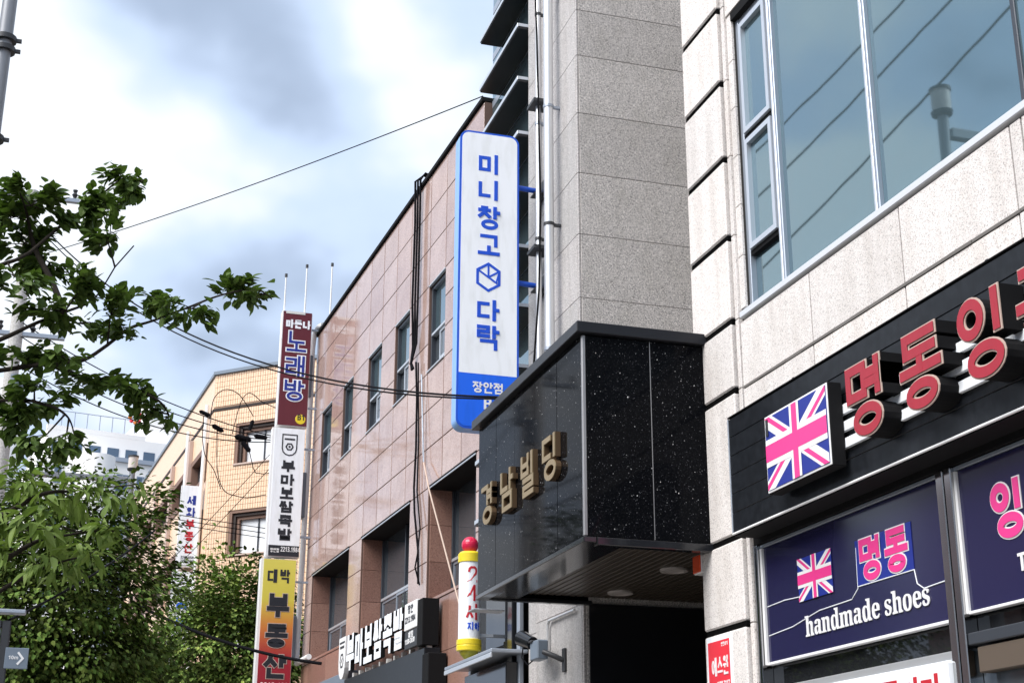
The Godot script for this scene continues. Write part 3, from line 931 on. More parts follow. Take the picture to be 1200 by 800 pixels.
func blue_sign() -> void:
	var o := thing("projecting_sign", "tall white and blue projecting sign with rounded corners and a cube emblem", "sign", Transform3D(Basis(), Vector3(3.935, 5.885, -14.93)))
	var w := 0.722
	var h := 3.65
	var lay := func(r: Rect2, rad: float, z0: float, z1: float, called: String, m: Material, low: bool, high: bool):
		var pts := PackedVector2Array()
		for q in [[Vector2(r.end.x - rad, r.end.y - rad), 0.0, high], [Vector2(r.position.x + rad, r.end.y - rad), 90.0, high], [Vector2(r.position.x + rad, r.position.y + rad), 180.0, low], [Vector2(r.end.x - rad, r.position.y + rad), 270.0, low]]:
			if q[2]:
				for k in 9:
					pts.append(q[0] + Vector2.from_angle(deg_to_rad(q[1] + k * 11.25)) * rad)
			else:
				pts.append(q[0] + Vector2.from_angle(deg_to_rad(q[1] + 45.0)).sign() * rad)
		var st := tool()
		var c := r.get_center()
		for k in pts.size():
			var a := pts[k]
			var b := pts[(k + 1) % pts.size()]
			tri(st, Vector3(c.x, c.y, z1), Vector3(b.x, b.y, z1), Vector3(a.x, a.y, z1))
			tri(st, Vector3(c.x, c.y, z0), Vector3(a.x, a.y, z0), Vector3(b.x, b.y, z0))
			quad(st, Vector3(a.x, a.y, z0), Vector3(a.x, a.y, z1), Vector3(b.x, b.y, z1), Vector3(b.x, b.y, z0))
		build(called, st, m, o)
	lay.call(Rect2(0, 0, w, h), 0.11, -0.21, -0.012, "casing", M.light_blue, true, true)
	lay.call(Rect2(-0.003, -0.003, w + 0.006, h + 0.006), 0.113, -0.0115, 0.0, "rim", M.blue, true, true)
	lay.call(Rect2(0.022, 0.022, w - 0.044, 0.615), 0.09, -0.002, 0.004, "blue_panel", M.blue_face, true, false)
	lay.call(Rect2(0.022, 0.639, w - 0.044, h - 0.661), 0.09, -0.002, 0.0038, "white_panel", M.sign_white, false, true)
	var y := 3.115
	for ch in ["미", "니", "창", "고", "다", "락"]:
		y = [3.115, 2.78, 2.40, 2.085, 1.28, 0.925]["미니창고다락".find(ch)]
		letter(ch, Vector2(0.225, y), 0.265, 0.30 if ch == "창" or ch == "락" else 0.255, 0.0215, 0.004, 0.007, M.text_blue, o, true)
	# cube emblem
	var st := tool()
	var c := Vector2(0.356, 1.81)
	var ring := PackedVector2Array()
	for k in 6:
		ring.append(c + Vector2.from_angle(deg_to_rad(90 + 60 * k)) * Vector2(0.15, 0.165))
	stroke(st, ring, true, 0.0155, 0.004, 0.007)
	stroke(st, PackedVector2Array([ring[1], c, ring[5]]), false, 0.011, 0.004, 0.0074)
	stroke(st, PackedVector2Array([c + Vector2(0, 0.01), ring[0]]), false, 0.011, 0.004, 0.0078)
	stroke(st, PackedVector2Array([c, c.lerp(ring[4], 0.75)]), false, 0.011, 0.004, 0.0082)
	stroke(st, PackedVector2Array([c.lerp(ring[4], 0.72), ring[5]]), false, 0.009, 0.004, 0.0086)
	build("emblem", st, M.text_blue, o)
	for k in 3:
		letter("장안점"[k], Vector2(0.186 + k * 0.122, 0.415), 0.112, 0.13, 0.0095, 0.004, 0.007, M.white, o)
	print_text("B1", Vector3(0.30, 0.185, 0.006), 0.13, 1.0, M.white, o)
	# tubes to the wall
	for yy in [3.045, 1.83]:
		var b := node("bracket", o)
		st = tool()
		tube(st, [Vector3(w - 0.02, yy, -0.11), Vector3(1.06, yy - 0.01, -0.13)], [0.032], 14)
		build("bracket_tube", st, M.blue, b)
		bx("bracket_plate", Vector3(1.035, yy - 0.13, -0.24), Vector3(1.062, yy + 0.10, 0.0), M.dark, b, 0.004)
		bx("bracket_shelf", Vector3(0.93, yy - 0.075, -0.2), Vector3(1.034, yy - 0.06, -0.02), M.dark, b)

func barber_pole() -> void:
	var o := thing("barber_pole", "white cylinder sign with yellow caps and a red ball on top", "pole sign", Transform3D(Basis(), Vector3(4.685, 3.62, -17.0)))
	var st := tool()
	lathe(st, [Vector2(0.0, 0.0), Vector2(0.06, 0.005), Vector2(0.10, 0.05), Vector2(0.118, 0.09)], Vector3.ZERO, 28)
	build("lower_cap", st, mat(lin(0.36, 0.33, 0.02), 0.3), o)
	st = tool()
	lathe(st, [Vector2(0.118, 0.09), Vector2(0.150, 0.10), Vector2(0.152, 0.15), Vector2(0.146, 0.16), Vector2(0.152, 0.17), Vector2(0.15, 0.225), Vector2(0.13, 0.235)], Vector3.ZERO, 28)
	build("lower_band", st, M.yellow, o)
	st = tool()
	lathe(st, [Vector2(0.132, 0.23), Vector2(0.132, 1.16)], Vector3.ZERO, 28)
	build("cylinder", st, M.sign_white, o)
	st = tool()
	lathe(st, [Vector2(0.132, 1.155), Vector2(0.145, 1.16), Vector2(0.145, 1.26), Vector2(0.12, 1.285), Vector2(0.03, 1.29)], Vector3.ZERO, 28)
	build("upper_band", st, M.yellow, o)
	st = tool()
	var prof := []
	for k in 13:
		var a := -PI / 2 + PI * k / 12.0
		prof.append(Vector2(cos(a) * 0.105, 1.375 + sin(a) * 0.105))
	lathe(st, prof, Vector3.ZERO, 24)
	build("ball", st, mat(lin(0.62, 0.02, 0.07), 0.2), o)
	var y := 0.90
	for ch in ["2", "4", "시"]:
		letter(ch, Vector2(-0.075, y), 0.155, 0.20, 0.0135, 0.0, 0.004, M.red_ink, o, false, 0.132)
		y -= 0.225
	letter("지", Vector2(-0.055, 0.33), 0.075, 0.10, 0.007, 0.0, 0.004, M.text_blue, o, false, 0.132)
	letter("하", Vector2(0.03, 0.33), 0.075, 0.10, 0.007, 0.0, 0.004, M.text_blue, o, false, 0.132)
	st = tool()
	box(st, Vector3(0.10, 1.20, -0.03), Vector3(0.34, 1.235, 0.03))
	box(st, Vector3(0.10, 0.27, -0.03), Vector3(0.34, 0.305, 0.03))
	build("bracket", st, M.alu, o)

func security_camera() -> void:
	var o := thing("security_camera", "grey security camera on an arm below the black canopy", "camera", facade(Vector3(5, 0, 0)))
	bx("wall_plate", Vector3(-14.42, 3.22, 0.0), Vector3(-14.34, 3.46, 0.03), M.dark, o, 0.006)
	pipe("arm", [Vector3(-14.38, 3.34, 0.03), Vector3(-14.40, 3.38, 0.12), Vector3(-14.5, 3.43, 0.2)], 0.028, M.dark, o)
	bx("housing", Vector3(-14.78, 3.36, 0.14), Vector3(-14.52, 3.56, 0.26), M.frame_grey, o, 0.012)
	bx("sunshade", Vector3(-15.02, 3.545, 0.12), Vector3(-14.68, 3.57, 0.28), M.dark, o, 0.006)
	var st := tool()
	tube(st, [Vector3(-14.80, 3.55, 0.22), Vector3(-15.02, 3.63, 0.28)], [0.07, 0.085], 16)
	build("spotlight", st, M.gloss_black, o)
	pipe("cable", [Vector3(-14.95, 3.6, 0.27), Vector3(-15.0, 3.42, 0.28), Vector3(-14.85, 3.33, 0.26), Vector3(-14.7, 3.37, 0.24)], 0.007, M.cable, o, 6)

# ---------------------------------------------------------------- the pink granite building
const PINK_TURN := -0.045379
func pink_frame() -> Transform3D:
	return facade(Vector3(5.05, 0, -17.9), PINK_TURN)

func pink_building() -> void:
	var o := thing("pink_granite_building", "pink polished granite building with tall narrow windows above deep openings", "building", pink_frame())
	# s runs away from us: x = -s
	var b := [-0.05, 0.83, 1.72, 2.57, 3.67, 4.54, 5.43, 6.34, 7.48, 8.26, 9.23, 10.09, 10.95]
	var wins := [2, 4, 6, 8, 10]
	var ops := [[0.15, 2.38], [3.36, 6.38], [7.29, 10.34]]
	var holes := []
	for i in wins:
		holes.append(Rect2(-b[i + 1], 8.27, b[i + 1] - b[i], 1.43))
	for p in ops:
		holes.append(Rect2(-p[1], 4.78, p[1] - p[0], 1.68))
	var st := tool()
	holed(st, Rect2(-10.945, 0, 10.99, 11.58), -0.5, -0.007, holes)
	box(st, Vector3(-10.945, 0, -9), Vector3(-10.7, 11.58, -0.502))
	box(st, Vector3(-10.69, 11.2, -9), Vector3(0.04, 11.5, -0.502))
	box(st, Vector3(-10.69, 0, -1.0), Vector3(0.04, 11.18, -0.9))
	build("wall", st, M.grout, o)
	bx("end_wall", Vector3(-10.955, 0, -9), Vector3(-10.946, 11.58, -0.03), M.brown[0], o)
	var rows := [6.46, 7.07, 7.67, 8.27, 8.75, 9.23, 9.70, 10.335, 10.97, 11.585]
	for j in rows.size() - 1:
		for i in b.size() - 1:
			if i in wins and rows[j] > 8.2 and rows[j] < 9.6:
				continue
			slab("stone_panel", Vector3(-b[i + 1] + 0.016, rows[j] + 0.008, -0.03), Vector3(-b[i] - 0.016, rows[j + 1] - 0.008, rng.randf_range(-0.0012, 0.0012)), pick(M.pink), o, 0.0025)
	var low := [0.2, 1.2, 2.2, 3.1, 4.0, 4.75, 5.37, 5.91, 6.46]
	for j in low.size() - 1:
		for p in [[-0.05, 0.15], [2.38, 3.36], [6.38, 7.29], [10.34, 10.95]]:
			slab("pier_panel", Vector3(-p[1] + 0.008, low[j] + 0.007, -0.03), Vector3(-p[0] - 0.008, low[j + 1] - 0.007, 0), pick(M.pink if j > 4 else M.brown), o, 0.003)
		if low[j] < 4.5:
			for p in ops:
				var half: float = (p[0] + p[1]) * 0.5
				for q in [[p[0], half], [half, p[1]]]:
					slab("stone_panel", Vector3(-q[1] + 0.003, low[j] + 0.003, -0.03), Vector3(-q[0] - 0.003, low[j + 1] - 0.003, 0), pick(M.brown), o, 0.003)
	# coping
	bx("coping", Vector3(-11.0, 11.59, -0.5), Vector3(0.05, 11.66, 0.04), M.black, o, 0.006)
	# deep openings
	for p in ops:
		var w := node("window", o)
		for j in range(5, 8):
			if low[j] > 4.7:
				slab("reveal_panel", Vector3(-p[1], low[j] + 0.003, -0.46), Vector3(-p[1] + 0.02, low[j + 1] - 0.003, -0.035), pick(M.brown), w, 0.003)
				slab("reveal_panel", Vector3(-p[0] - 0.02, low[j] + 0.003, -0.46), Vector3(-p[0], low[j + 1] - 0.003, -0.035), pick(M.brown), w, 0.003)
		bx("soffit", Vector3(-p[1] + 0.021, 6.43, -0.46), Vector3(-p[0] - 0.021, 6.455, -0.004), M.black, w)
		bx("drip_trim", Vector3(-p[1] + 0.01, 6.43, -0.002), Vector3(-p[0] - 0.01, 6.452, 0.01), M.alu, w, 0.002)
		bx("drip_trim", Vector3(-p[1] - 0.02, 6.453, -0.002), Vector3(-p[0] + 0.02, 6.48, 0.012), M.black, w, 0.002)
		bx("pane", Vector3(-p[1] + 0.06, 5.42, -0.42), Vector3(-p[0] - 0.06, 6.43, -0.41), M.dim_glass, w)
		for x in [-p[1] + 0.021, -(p[0] + p[1]) * 0.5 - 0.02, -p[0] - 0.06]:
			bx("frame", Vector3(x, 4.80, -0.45), Vector3(x + 0.04, 6.428, -0.36), M.dark_frame, w, 0.004)
		bx("rail", Vector3(-p[1] + 0.062, 5.375, -0.45), Vector3(-p[0] - 0.061, 5.42, -0.355), M.alu, w, 0.004)
		for k in 3:
			var a: float = -p[1] + 0.075 + k * (p[1] - p[0] - 0.15) / 3.0
			var e: float = a + (p[1] - p[0] - 0.15) / 3.0 - 0.01
			st = tool()
			var z := -0.41 + 0.02 * (k % 2)
			holed(st, Rect2(a, 4.82, e - a, 0.55), z, z + 0.03, [Rect2(a + 0.04, 4.86, e - a - 0.08, 0.47)])
			build("sash", st, M.frame, w)
			bx("sash_pane", Vector3(a + 0.04, 4.86, z + 0.01), Vector3(e - 0.04, 5.33, z + 0.016), M.dim_glass, w)
		bx("sill", Vector3(-p[1], 4.755, -0.46), Vector3(-p[0], 4.80, 0.012), M.brown[0], w, 0.005)
	# narrow windows
	for i in wins:
		var w := node("window", o)
		var x0: float = -b[i + 1]
		var x1: float = -b[i]
		bx("head_trim", Vector3(x0 + 0.004, 9.672, -0.03), Vector3(x1 - 0.004, 9.697, 0.012), M.alu, w, 0.003)
		bx("sill", Vector3(x0 + 0.004, 8.274, -0.10), Vector3(x1 - 0.004, 8.30, 0.02), M.alu, w, 0.003)
		bx("frame", Vector3(x0 + 0.002, 8.30, -0.14), Vector3(x0 + 0.05, 9.67, -0.04), M.dark_frame, w, 0.004)
		bx("frame", Vector3(x1 - 0.05, 8.30, -0.14), Vector3(x1 - 0.002, 9.67, -0.04), M.frame, w, 0.004)
		bx("frame", Vector3(x0 + 0.051, 9.63, -0.14), Vector3(x1 - 0.051, 9.67, -0.05), M.frame, w, 0.004)
		bx("pane", Vector3(x0 + 0.051, 8.90, -0.12), Vector3(x1 - 0.051, 9.629, -0.10), M.glass, w)
		bx("rail", Vector3(x0 + 0.051, 8.855, -0.14), Vector3(x1 - 0.051, 8.898, -0.035), M.alu, w, 0.004)
		bx("pane", Vector3(x0 + 0.051, 8.31, -0.125), Vector3((x0 + x1) * 0.5, 8.853, -0.115), M.dim_glass, w)
		st = tool()
		var m: float = (x0 + x1) * 0.5
		holed(st, Rect2(m - 0.02, 8.305, x1 - 0.053 - m, 0.545), -0.10, -0.06, [Rect2(m + 0.02, 8.42, x1 - 0.14 - m, 0.39)])
		build("sash", st, M.alu, w)
		bx("pane", Vector3(m + 0.02, 8.42, -0.085), Vector3(x1 - 0.11, 8.81, -0.078), M.dim_glass, w)
	# white drain pipe down the far corner
	pipe("drain_pipe", [Vector3(-10.55, 11.72, -0.02), Vector3(-10.78, 11.75, 0.02), Vector3(-10.93, 11.66, 0.07), Vector3(-10.97, 11.3, 0.09), Vector3(-10.97, 8.3, 0.07), Vector3(-11.05, 6.2, 0.08), Vector3(-11.08, 4.95, 0.08), Vector3(-11.03, 4.83, 0.08), Vector3(-10.0, 4.85, 0.06)], 0.055, M.bright, o, 10)
	# thing hanging on the wall
	var c := thing("cable_bundle", "thick black cable bundle hanging over the roof edge down the pink wall", "cable", pink_frame())
	for k in 3:
		var q := -3.02 - k * 0.05
		pipe("cable", [Vector3(q + 0.14, 11.70, -0.2), Vector3(q + 0.06, 11.80, 0.0), Vector3(q, 11.70, 0.06 + k * 0.03), Vector3(q - 0.02, 11.0, 0.05 + k * 0.025), Vector3(q - 0.02, 9.6, 0.05 + k * 0.03), Vector3(q - 0.05 * k, 8.9, 0.06), Vector3(q - 0.16 + k * 0.04, 8.62, 0.09), Vector3(q - 0.06, 8.50, 0.08)], 0.018, M.cable, c, 8)
	pipe("thin_cable", [Vector3(-3.05, 8.6, 0.05), Vector3(-3.02, 8.0, 0.03), Vector3(-3.0, 7.2, 0.03), Vector3(-3.02, 6.6, 0.04), Vector3(-2.92, 6.2, 0.05), Vector3(-2.75, 5.6, 0.03), Vector3(-2.70, 5.1, 0.03)], 0.017, M.cable, c, 6)
	pipe("thin_cable", [Vector3(-2.92, 8.55, 0.05), Vector3(-2.86, 7.3, 0.03), Vector3(-2.84, 6.5, 0.04), Vector3(-2.6, 5.9, 0.05), Vector3(-2.45, 5.5, 0.12), Vector3(-2.5, 5.3, 0.14), Vector3(-2.52, 5.05, 0.06)], 0.012, M.cable, c, 6)
	c = thing("wooden_pole", "thin pale pole leaning against the pink wall beside the barber pole", "pole", pink_frame())
	pipe("shaft", [Vector3(-2.45, 6.85, 0.06), Vector3(-1.95, 6.35, 0.12), Vector3(-0.25, 4.37, 0.15), Vector3(0.2, 3.8, 0.16)], 0.013, mat(lin(0.50, 0.38, 0.31), 0.6), c, 8)
	pipe("tip", [Vector3(-2.72, 8.3, 0.05), Vector3(-2.46, 6.86, 0.06)], 0.013, M.frame, c, 8)

# shop sign at the foot of the pink building
func pork_sign() -> void:
	var o := thing("letter_sign", "white cut-out letters standing on a black shop front below the pink piers", "shop sign", pink_frame())
	var d := 0.3
	bx("black_front", Vector3(-6.2, 2.4, 0.02), Vector3(-1.55, 4.05, d - 0.05), M.sign_black, o, 0.01)
	bx("side_box", Vector3(-1.54, 2.4, 0.02), Vector3(-1.25, 3.95, d - 0.02), M.black, o, 0.01)
	bx("grey_front", Vector3(-8.9, 2.4, 0.02), Vector3(-6.21, 4.22, d - 0.12), M.frame_grey, o, 0.01)
	for k in 11:
		bx("stud", Vector3(-5.85 + k * 0.42, 4.052, d - 0.17), Vector3(-5.78 + k * 0.42, 4.13, d - 0.1), M.off_white, o)
	bx("back_rail", Vector3(-5.9, 4.3, d - 0.14), Vector3(-1.6, 4.36, d - 0.1), M.black, o)
	# shield
	var st := tool()
	var pts := PackedVector2Array([Vector2(-6.45, 4.74), Vector2(-6.45, 4.35)])
	for k in 9:
		pts.append(Vector2(-6.22, 4.34) + Vector2(-cos(PI * k / 8.0) * 0.23, -sin(PI * k / 8.0) * 0.28))
	pts.append(Vector2(-5.99, 4.74))
	for k in pts.size():
		var a := pts[k]
		var e := pts[(k + 1) % pts.size()]
		tri(st, Vector3(-6.22, 4.45, d), Vector3(a.x, a.y, d), Vector3(e.x, e.y, d))
		quad(st, Vector3(a.x, a.y, d - 0.08), Vector3(e.x, e.y, d - 0.08), Vector3(e.x, e.y, d), Vector3(a.x, a.y, d))
	build("shield", st, M.white, o)
	st = tool()
	var ring := PackedVector2Array()
	for k in 6:
		ring.append(Vector2(-6.22, 4.36) + Vector2.from_angle(TAU * k / 6.0) * 0.115)
	stroke(st, ring, true, 0.014, d, d + 0.004)
	stroke(st, PackedVector2Array([Vector2(-6.25, 4.34), Vector2(-6.19, 4.39)]), false, 0.012, d, d + 0.004)
	box(st, Vector3(-6.39, 4.64, d), Vector3(-6.05, 4.67, d + 0.004))
	box(st, Vector3(-6.36, 4.56, d), Vector3(-6.08, 4.60, d + 0.004))
	build("shield_mark", st, M.ink, o)
	for k in 6:
		var back := tool()
		glyph(back, "부마보쌈족발"[k], Vector2(-5.90 + k * 0.578, 4.14), 0.50, 0.60, 0.05, d - 0.07, d - 0.004)
		var ret := build("letter", back, M.black, o)
		back = tool()
		glyph(back, "부마보쌈족발"[k], Vector2(-5.90 + k * 0.578, 4.14), 0.50, 0.60, 0.05, d - 0.003, d)
		build("letter_face", back, M.sign_white, ret)
	bx("phone_board", Vector3(-2.42, 4.36, d - 0.06), Vector3(-1.80, 4.74, d), M.white, o, 0.008)
	bx("hours_board", Vector3(-2.42, 4.10, d - 0.06), Vector3(-1.80, 4.352, d - 0.01), M.dark, o, 0.008)
	bx("side_wall", Vector3(-1.79, 4.08, d - 0.25), Vector3(-1.54, 4.72, d - 0.01), M.black, o, 0.008)
	letter("장", Vector2(-2.24, 4.58), 0.12, 0.12, 0.010, d, d + 0.003, M.ink, o)
	letter("안", Vector2(-2.10, 4.58), 0.12, 0.12, 0.010, d, d + 0.003, M.ink, o)
	print_text("2213.1984", Vector3(-2.38, 4.43, d + 0.002), 0.085, 0.95, M.ink, o)
	for k in 2:
		letter("매일"[k], Vector2(-2.22 + k * 0.13, 4.245), 0.11, 0.09, 0.009, d - 0.01, d - 0.007, M.white, o)
	print_text("11:00-24:00", Vector3(-2.39, 4.145, d - 0.008), 0.07, 0.95, M.white, o)

# the stack of signs hung on the far corner of the pink building
func hung_signs() -> void:
	var z := -28.5
	# wine red singing-room sign
	var o := thing("hung_sign", "wine red vertical sign with white-edged blue letters, topmost of three", "sign", Transform3D(Basis(), Vector3(3.77, 9.52, z)))
	bx("panel", Vector3(0, 0, -0.02), Vector3(0.59, 2.45, 0), M.maroon, o)
	bx("casing", Vector3(-0.025, -0.01, -0.24), Vector3(0.605, 2.46, -0.021), M.white, o, 0.006)
	bx("ragged_edge", Vector3(0.05, 2.40, 0.0), Vector3(0.45, 2.455, 0.006), M.off_white, o)
	for k in 3:
		letter("마돈나"[k], Vector2(0.06 + k * 0.175, 2.08), 0.155, 0.20, 0.02, 0, 0.006, M.board, o)
	var y := 1.58
	for ch in ["노", "래", "방"]:
		var st := tool()
		glyph(st, ch, Vector2(0.10, y), 0.40, 0.44, 0.025, 0, 0.005, 0.024)
		var l := build("letter", st, M.board, o)
		st = tool()
		glyph(st, ch, Vector2(0.10, y), 0.40, 0.44, 0.025, 0.0055, 0.0095, 0.002)
		build("letter_face", st, M.deep_blue, l)
		y -= 0.53
	var st2 := tool()
	lathe(st2, [Vector2(0.0, 0.006), Vector2(0.1, 0.006), Vector2(0.105, 0.0)], Vector3.ZERO, 20)
	var d := build("disc", st2, M.yellow, o)
	d.position = Vector3(0.46, 0.14, 0)
	d.rotation.x = PI / 2
	print_text("B1", Vector3(0.385, 0.08, 0.008), 0.12, 0.85, M.ink, o)
	bx("arm", Vector3(0.60, 2.1, -0.14), Vector3(0.82, 2.14, -0.10), M.frame, o)
	bx("arm", Vector3(0.60, 0.4, -0.14), Vector3(0.82, 0.44, -0.10), M.frame, o)
	bx("rear_box", Vector3(0.62, 0.72, -0.5), Vector3(0.70, 1.62, -0.26), M.frame_grey, o, 0.01)
	# white sign with shield
	o = thing("hung_sign", "white vertical sign with black letters and a shield, middle of three", "sign", Transform3D(Basis(), Vector3(3.735, 6.85, z)))
	bx("panel", Vector3(0, 0.21, -0.02), Vector3(0.605, 2.60, 0), M.board, o)
	bx("black_band", Vector3(0, 0, -0.02), Vector3(0.605, 0.207, 0.002), M.ink, o)
	bx("casing", Vector3(-0.055, -0.012, -0.24), Vector3(0.615, 2.61, -0.021), M.white, o, 0.006)
	st2 = tool()
	var sh := PackedVector2Array([Vector2(0.16, 2.47), Vector2(0.16, 2.20)])
	for k in 7:
		sh.append(Vector2(0.305, 2.18) + Vector2(-cos(PI * k / 6.0) * 0.145, -sin(PI * k / 6.0) * 0.14))
	sh.append(Vector2(0.45, 2.47))
	stroke(st2, sh, true, 0.012, 0, 0.004)
	var ring := PackedVector2Array()
	for k in 6:
		ring.append(Vector2(0.305, 2.22) + Vector2.from_angle(TAU * k / 6.0) * 0.07)
	stroke(st2, ring, true, 0.014, 0, 0.004)
	box(st2, Vector3(0.20, 2.36, 0), Vector3(0.41, 2.395, 0.004))
	box(st2, Vector3(0.285, 2.20, 0), Vector3(0.325, 2.24, 0.004))
	build("shield", st2, M.ink, o)
	y = 1.70
	for ch in ["부", "마", "보", "쌈", "족", "발"]:
		letter(ch, Vector2(0.16, y), 0.28, 0.235, 0.024, 0, 0.005, M.ink, o)
		y -= 0.278
	for k in 3:
		letter("장안점"[k], Vector2(0.035 + k * 0.06, 0.06), 0.053, 0.09, 0.006, 0.002, 0.005, M.white, o)
	print_text("2213.1984", Vector3(0.235, 0.055, 0.004), 0.095, 0.62, M.white, o)
	bx("arm", Vector3(0.61, 2.2, -0.14), Vector3(0.84, 2.24, -0.10), M.frame, o)
	bx("arm", Vector3(0.61, 0.4, -0.14), Vector3(0.86, 0.44, -0.10), M.frame, o)
	bx("rear_box", Vector3(0.62, 0.85, -0.5), Vector3(0.72, 1.78, -0.26), M.frame_grey, o, 0.01)
	# yellow to red estate agent's sign
	o = thing("hung_sign", "yellow to red vertical sign with black letters, lowest of three", "sign", Transform3D(Basis(), Vector3(3.665, 3.95, z)))
	bx("casing", Vector3(-0.06, -0.012, -0.24), Vector3(0.64, 2.84, -0.021), M.white, o, 0.006)
	var p := bx("panel", Vector3(0, 0, -0.02), Vector3(0.63, 2.83, 0), M.fade, o)
	p.name = "panel"
	letter("대", Vector2(0.085, 2.36), 0.19, 0.28, 0.019, 0, 0.005, M.ink, o)
	letter("박", Vector2(0.33, 2.36), 0.19, 0.28, 0.019, 0, 0.005, M.ink, o)
	y = 1.70
	for ch in ["부", "동", "산"]:
		var st := tool()
		glyph(st, ch, Vector2(0.105, y), 0.43, 0.46, 0.043, 0, 0.004, 0.014)
		var l := build("letter", st, M.beige, o)
		st = tool()
		glyph(st, ch, Vector2(0.105, y), 0.43, 0.46, 0.043, 0.0045, 0.0085, 0.0)
		build("letter_face", st, M.ink, l)
		y -= 0.585
	print_text("2212-1200", Vector3(0.05, 0.30, 0.004), 0.115, 0.82, M.white, o)
	bx("arm", Vector3(0.63, 2.4, -0.14), Vector3(0.90, 2.44, -0.10), M.frame, o)
	bx("rear_box", Vector3(0.64, 0.95, -0.5), Vector3(0.74, 1.78, -0.26), M.frame_grey, o, 0.01)
	# thin white rods on top
	var said := ["leftmost of three thin white rods above the hung signs", "middle one of three thin white rods above the hung signs", "rightmost of three thin white rods, on the pink building's corner"]
	for k in 3:
		var base: Vector3 = [Vector3(3.79, 11.9, -28.6), Vector3(4.22, 11.9, -28.6), Vector3(4.74, 11.6, -28.5)][k]
		var t: float = [0.86, 1.12, 1.48][k]
		o = thing("lightning_rod", said[k], "rod", Transform3D(Basis(), base), "thin white rods over the hung signs")
		st2 = tool()
		tube(st2, [Vector3.ZERO, Vector3(0, t, 0)], [0.02, 0.015], 8)
		build("rod", st2, M.white, o)
		st2 = tool()
		tube(st2, [Vector3(0, t, 0), Vector3(0, t + 0.07, 0)], [0.03], 8)
		build("tip", st2, M.dark, o)

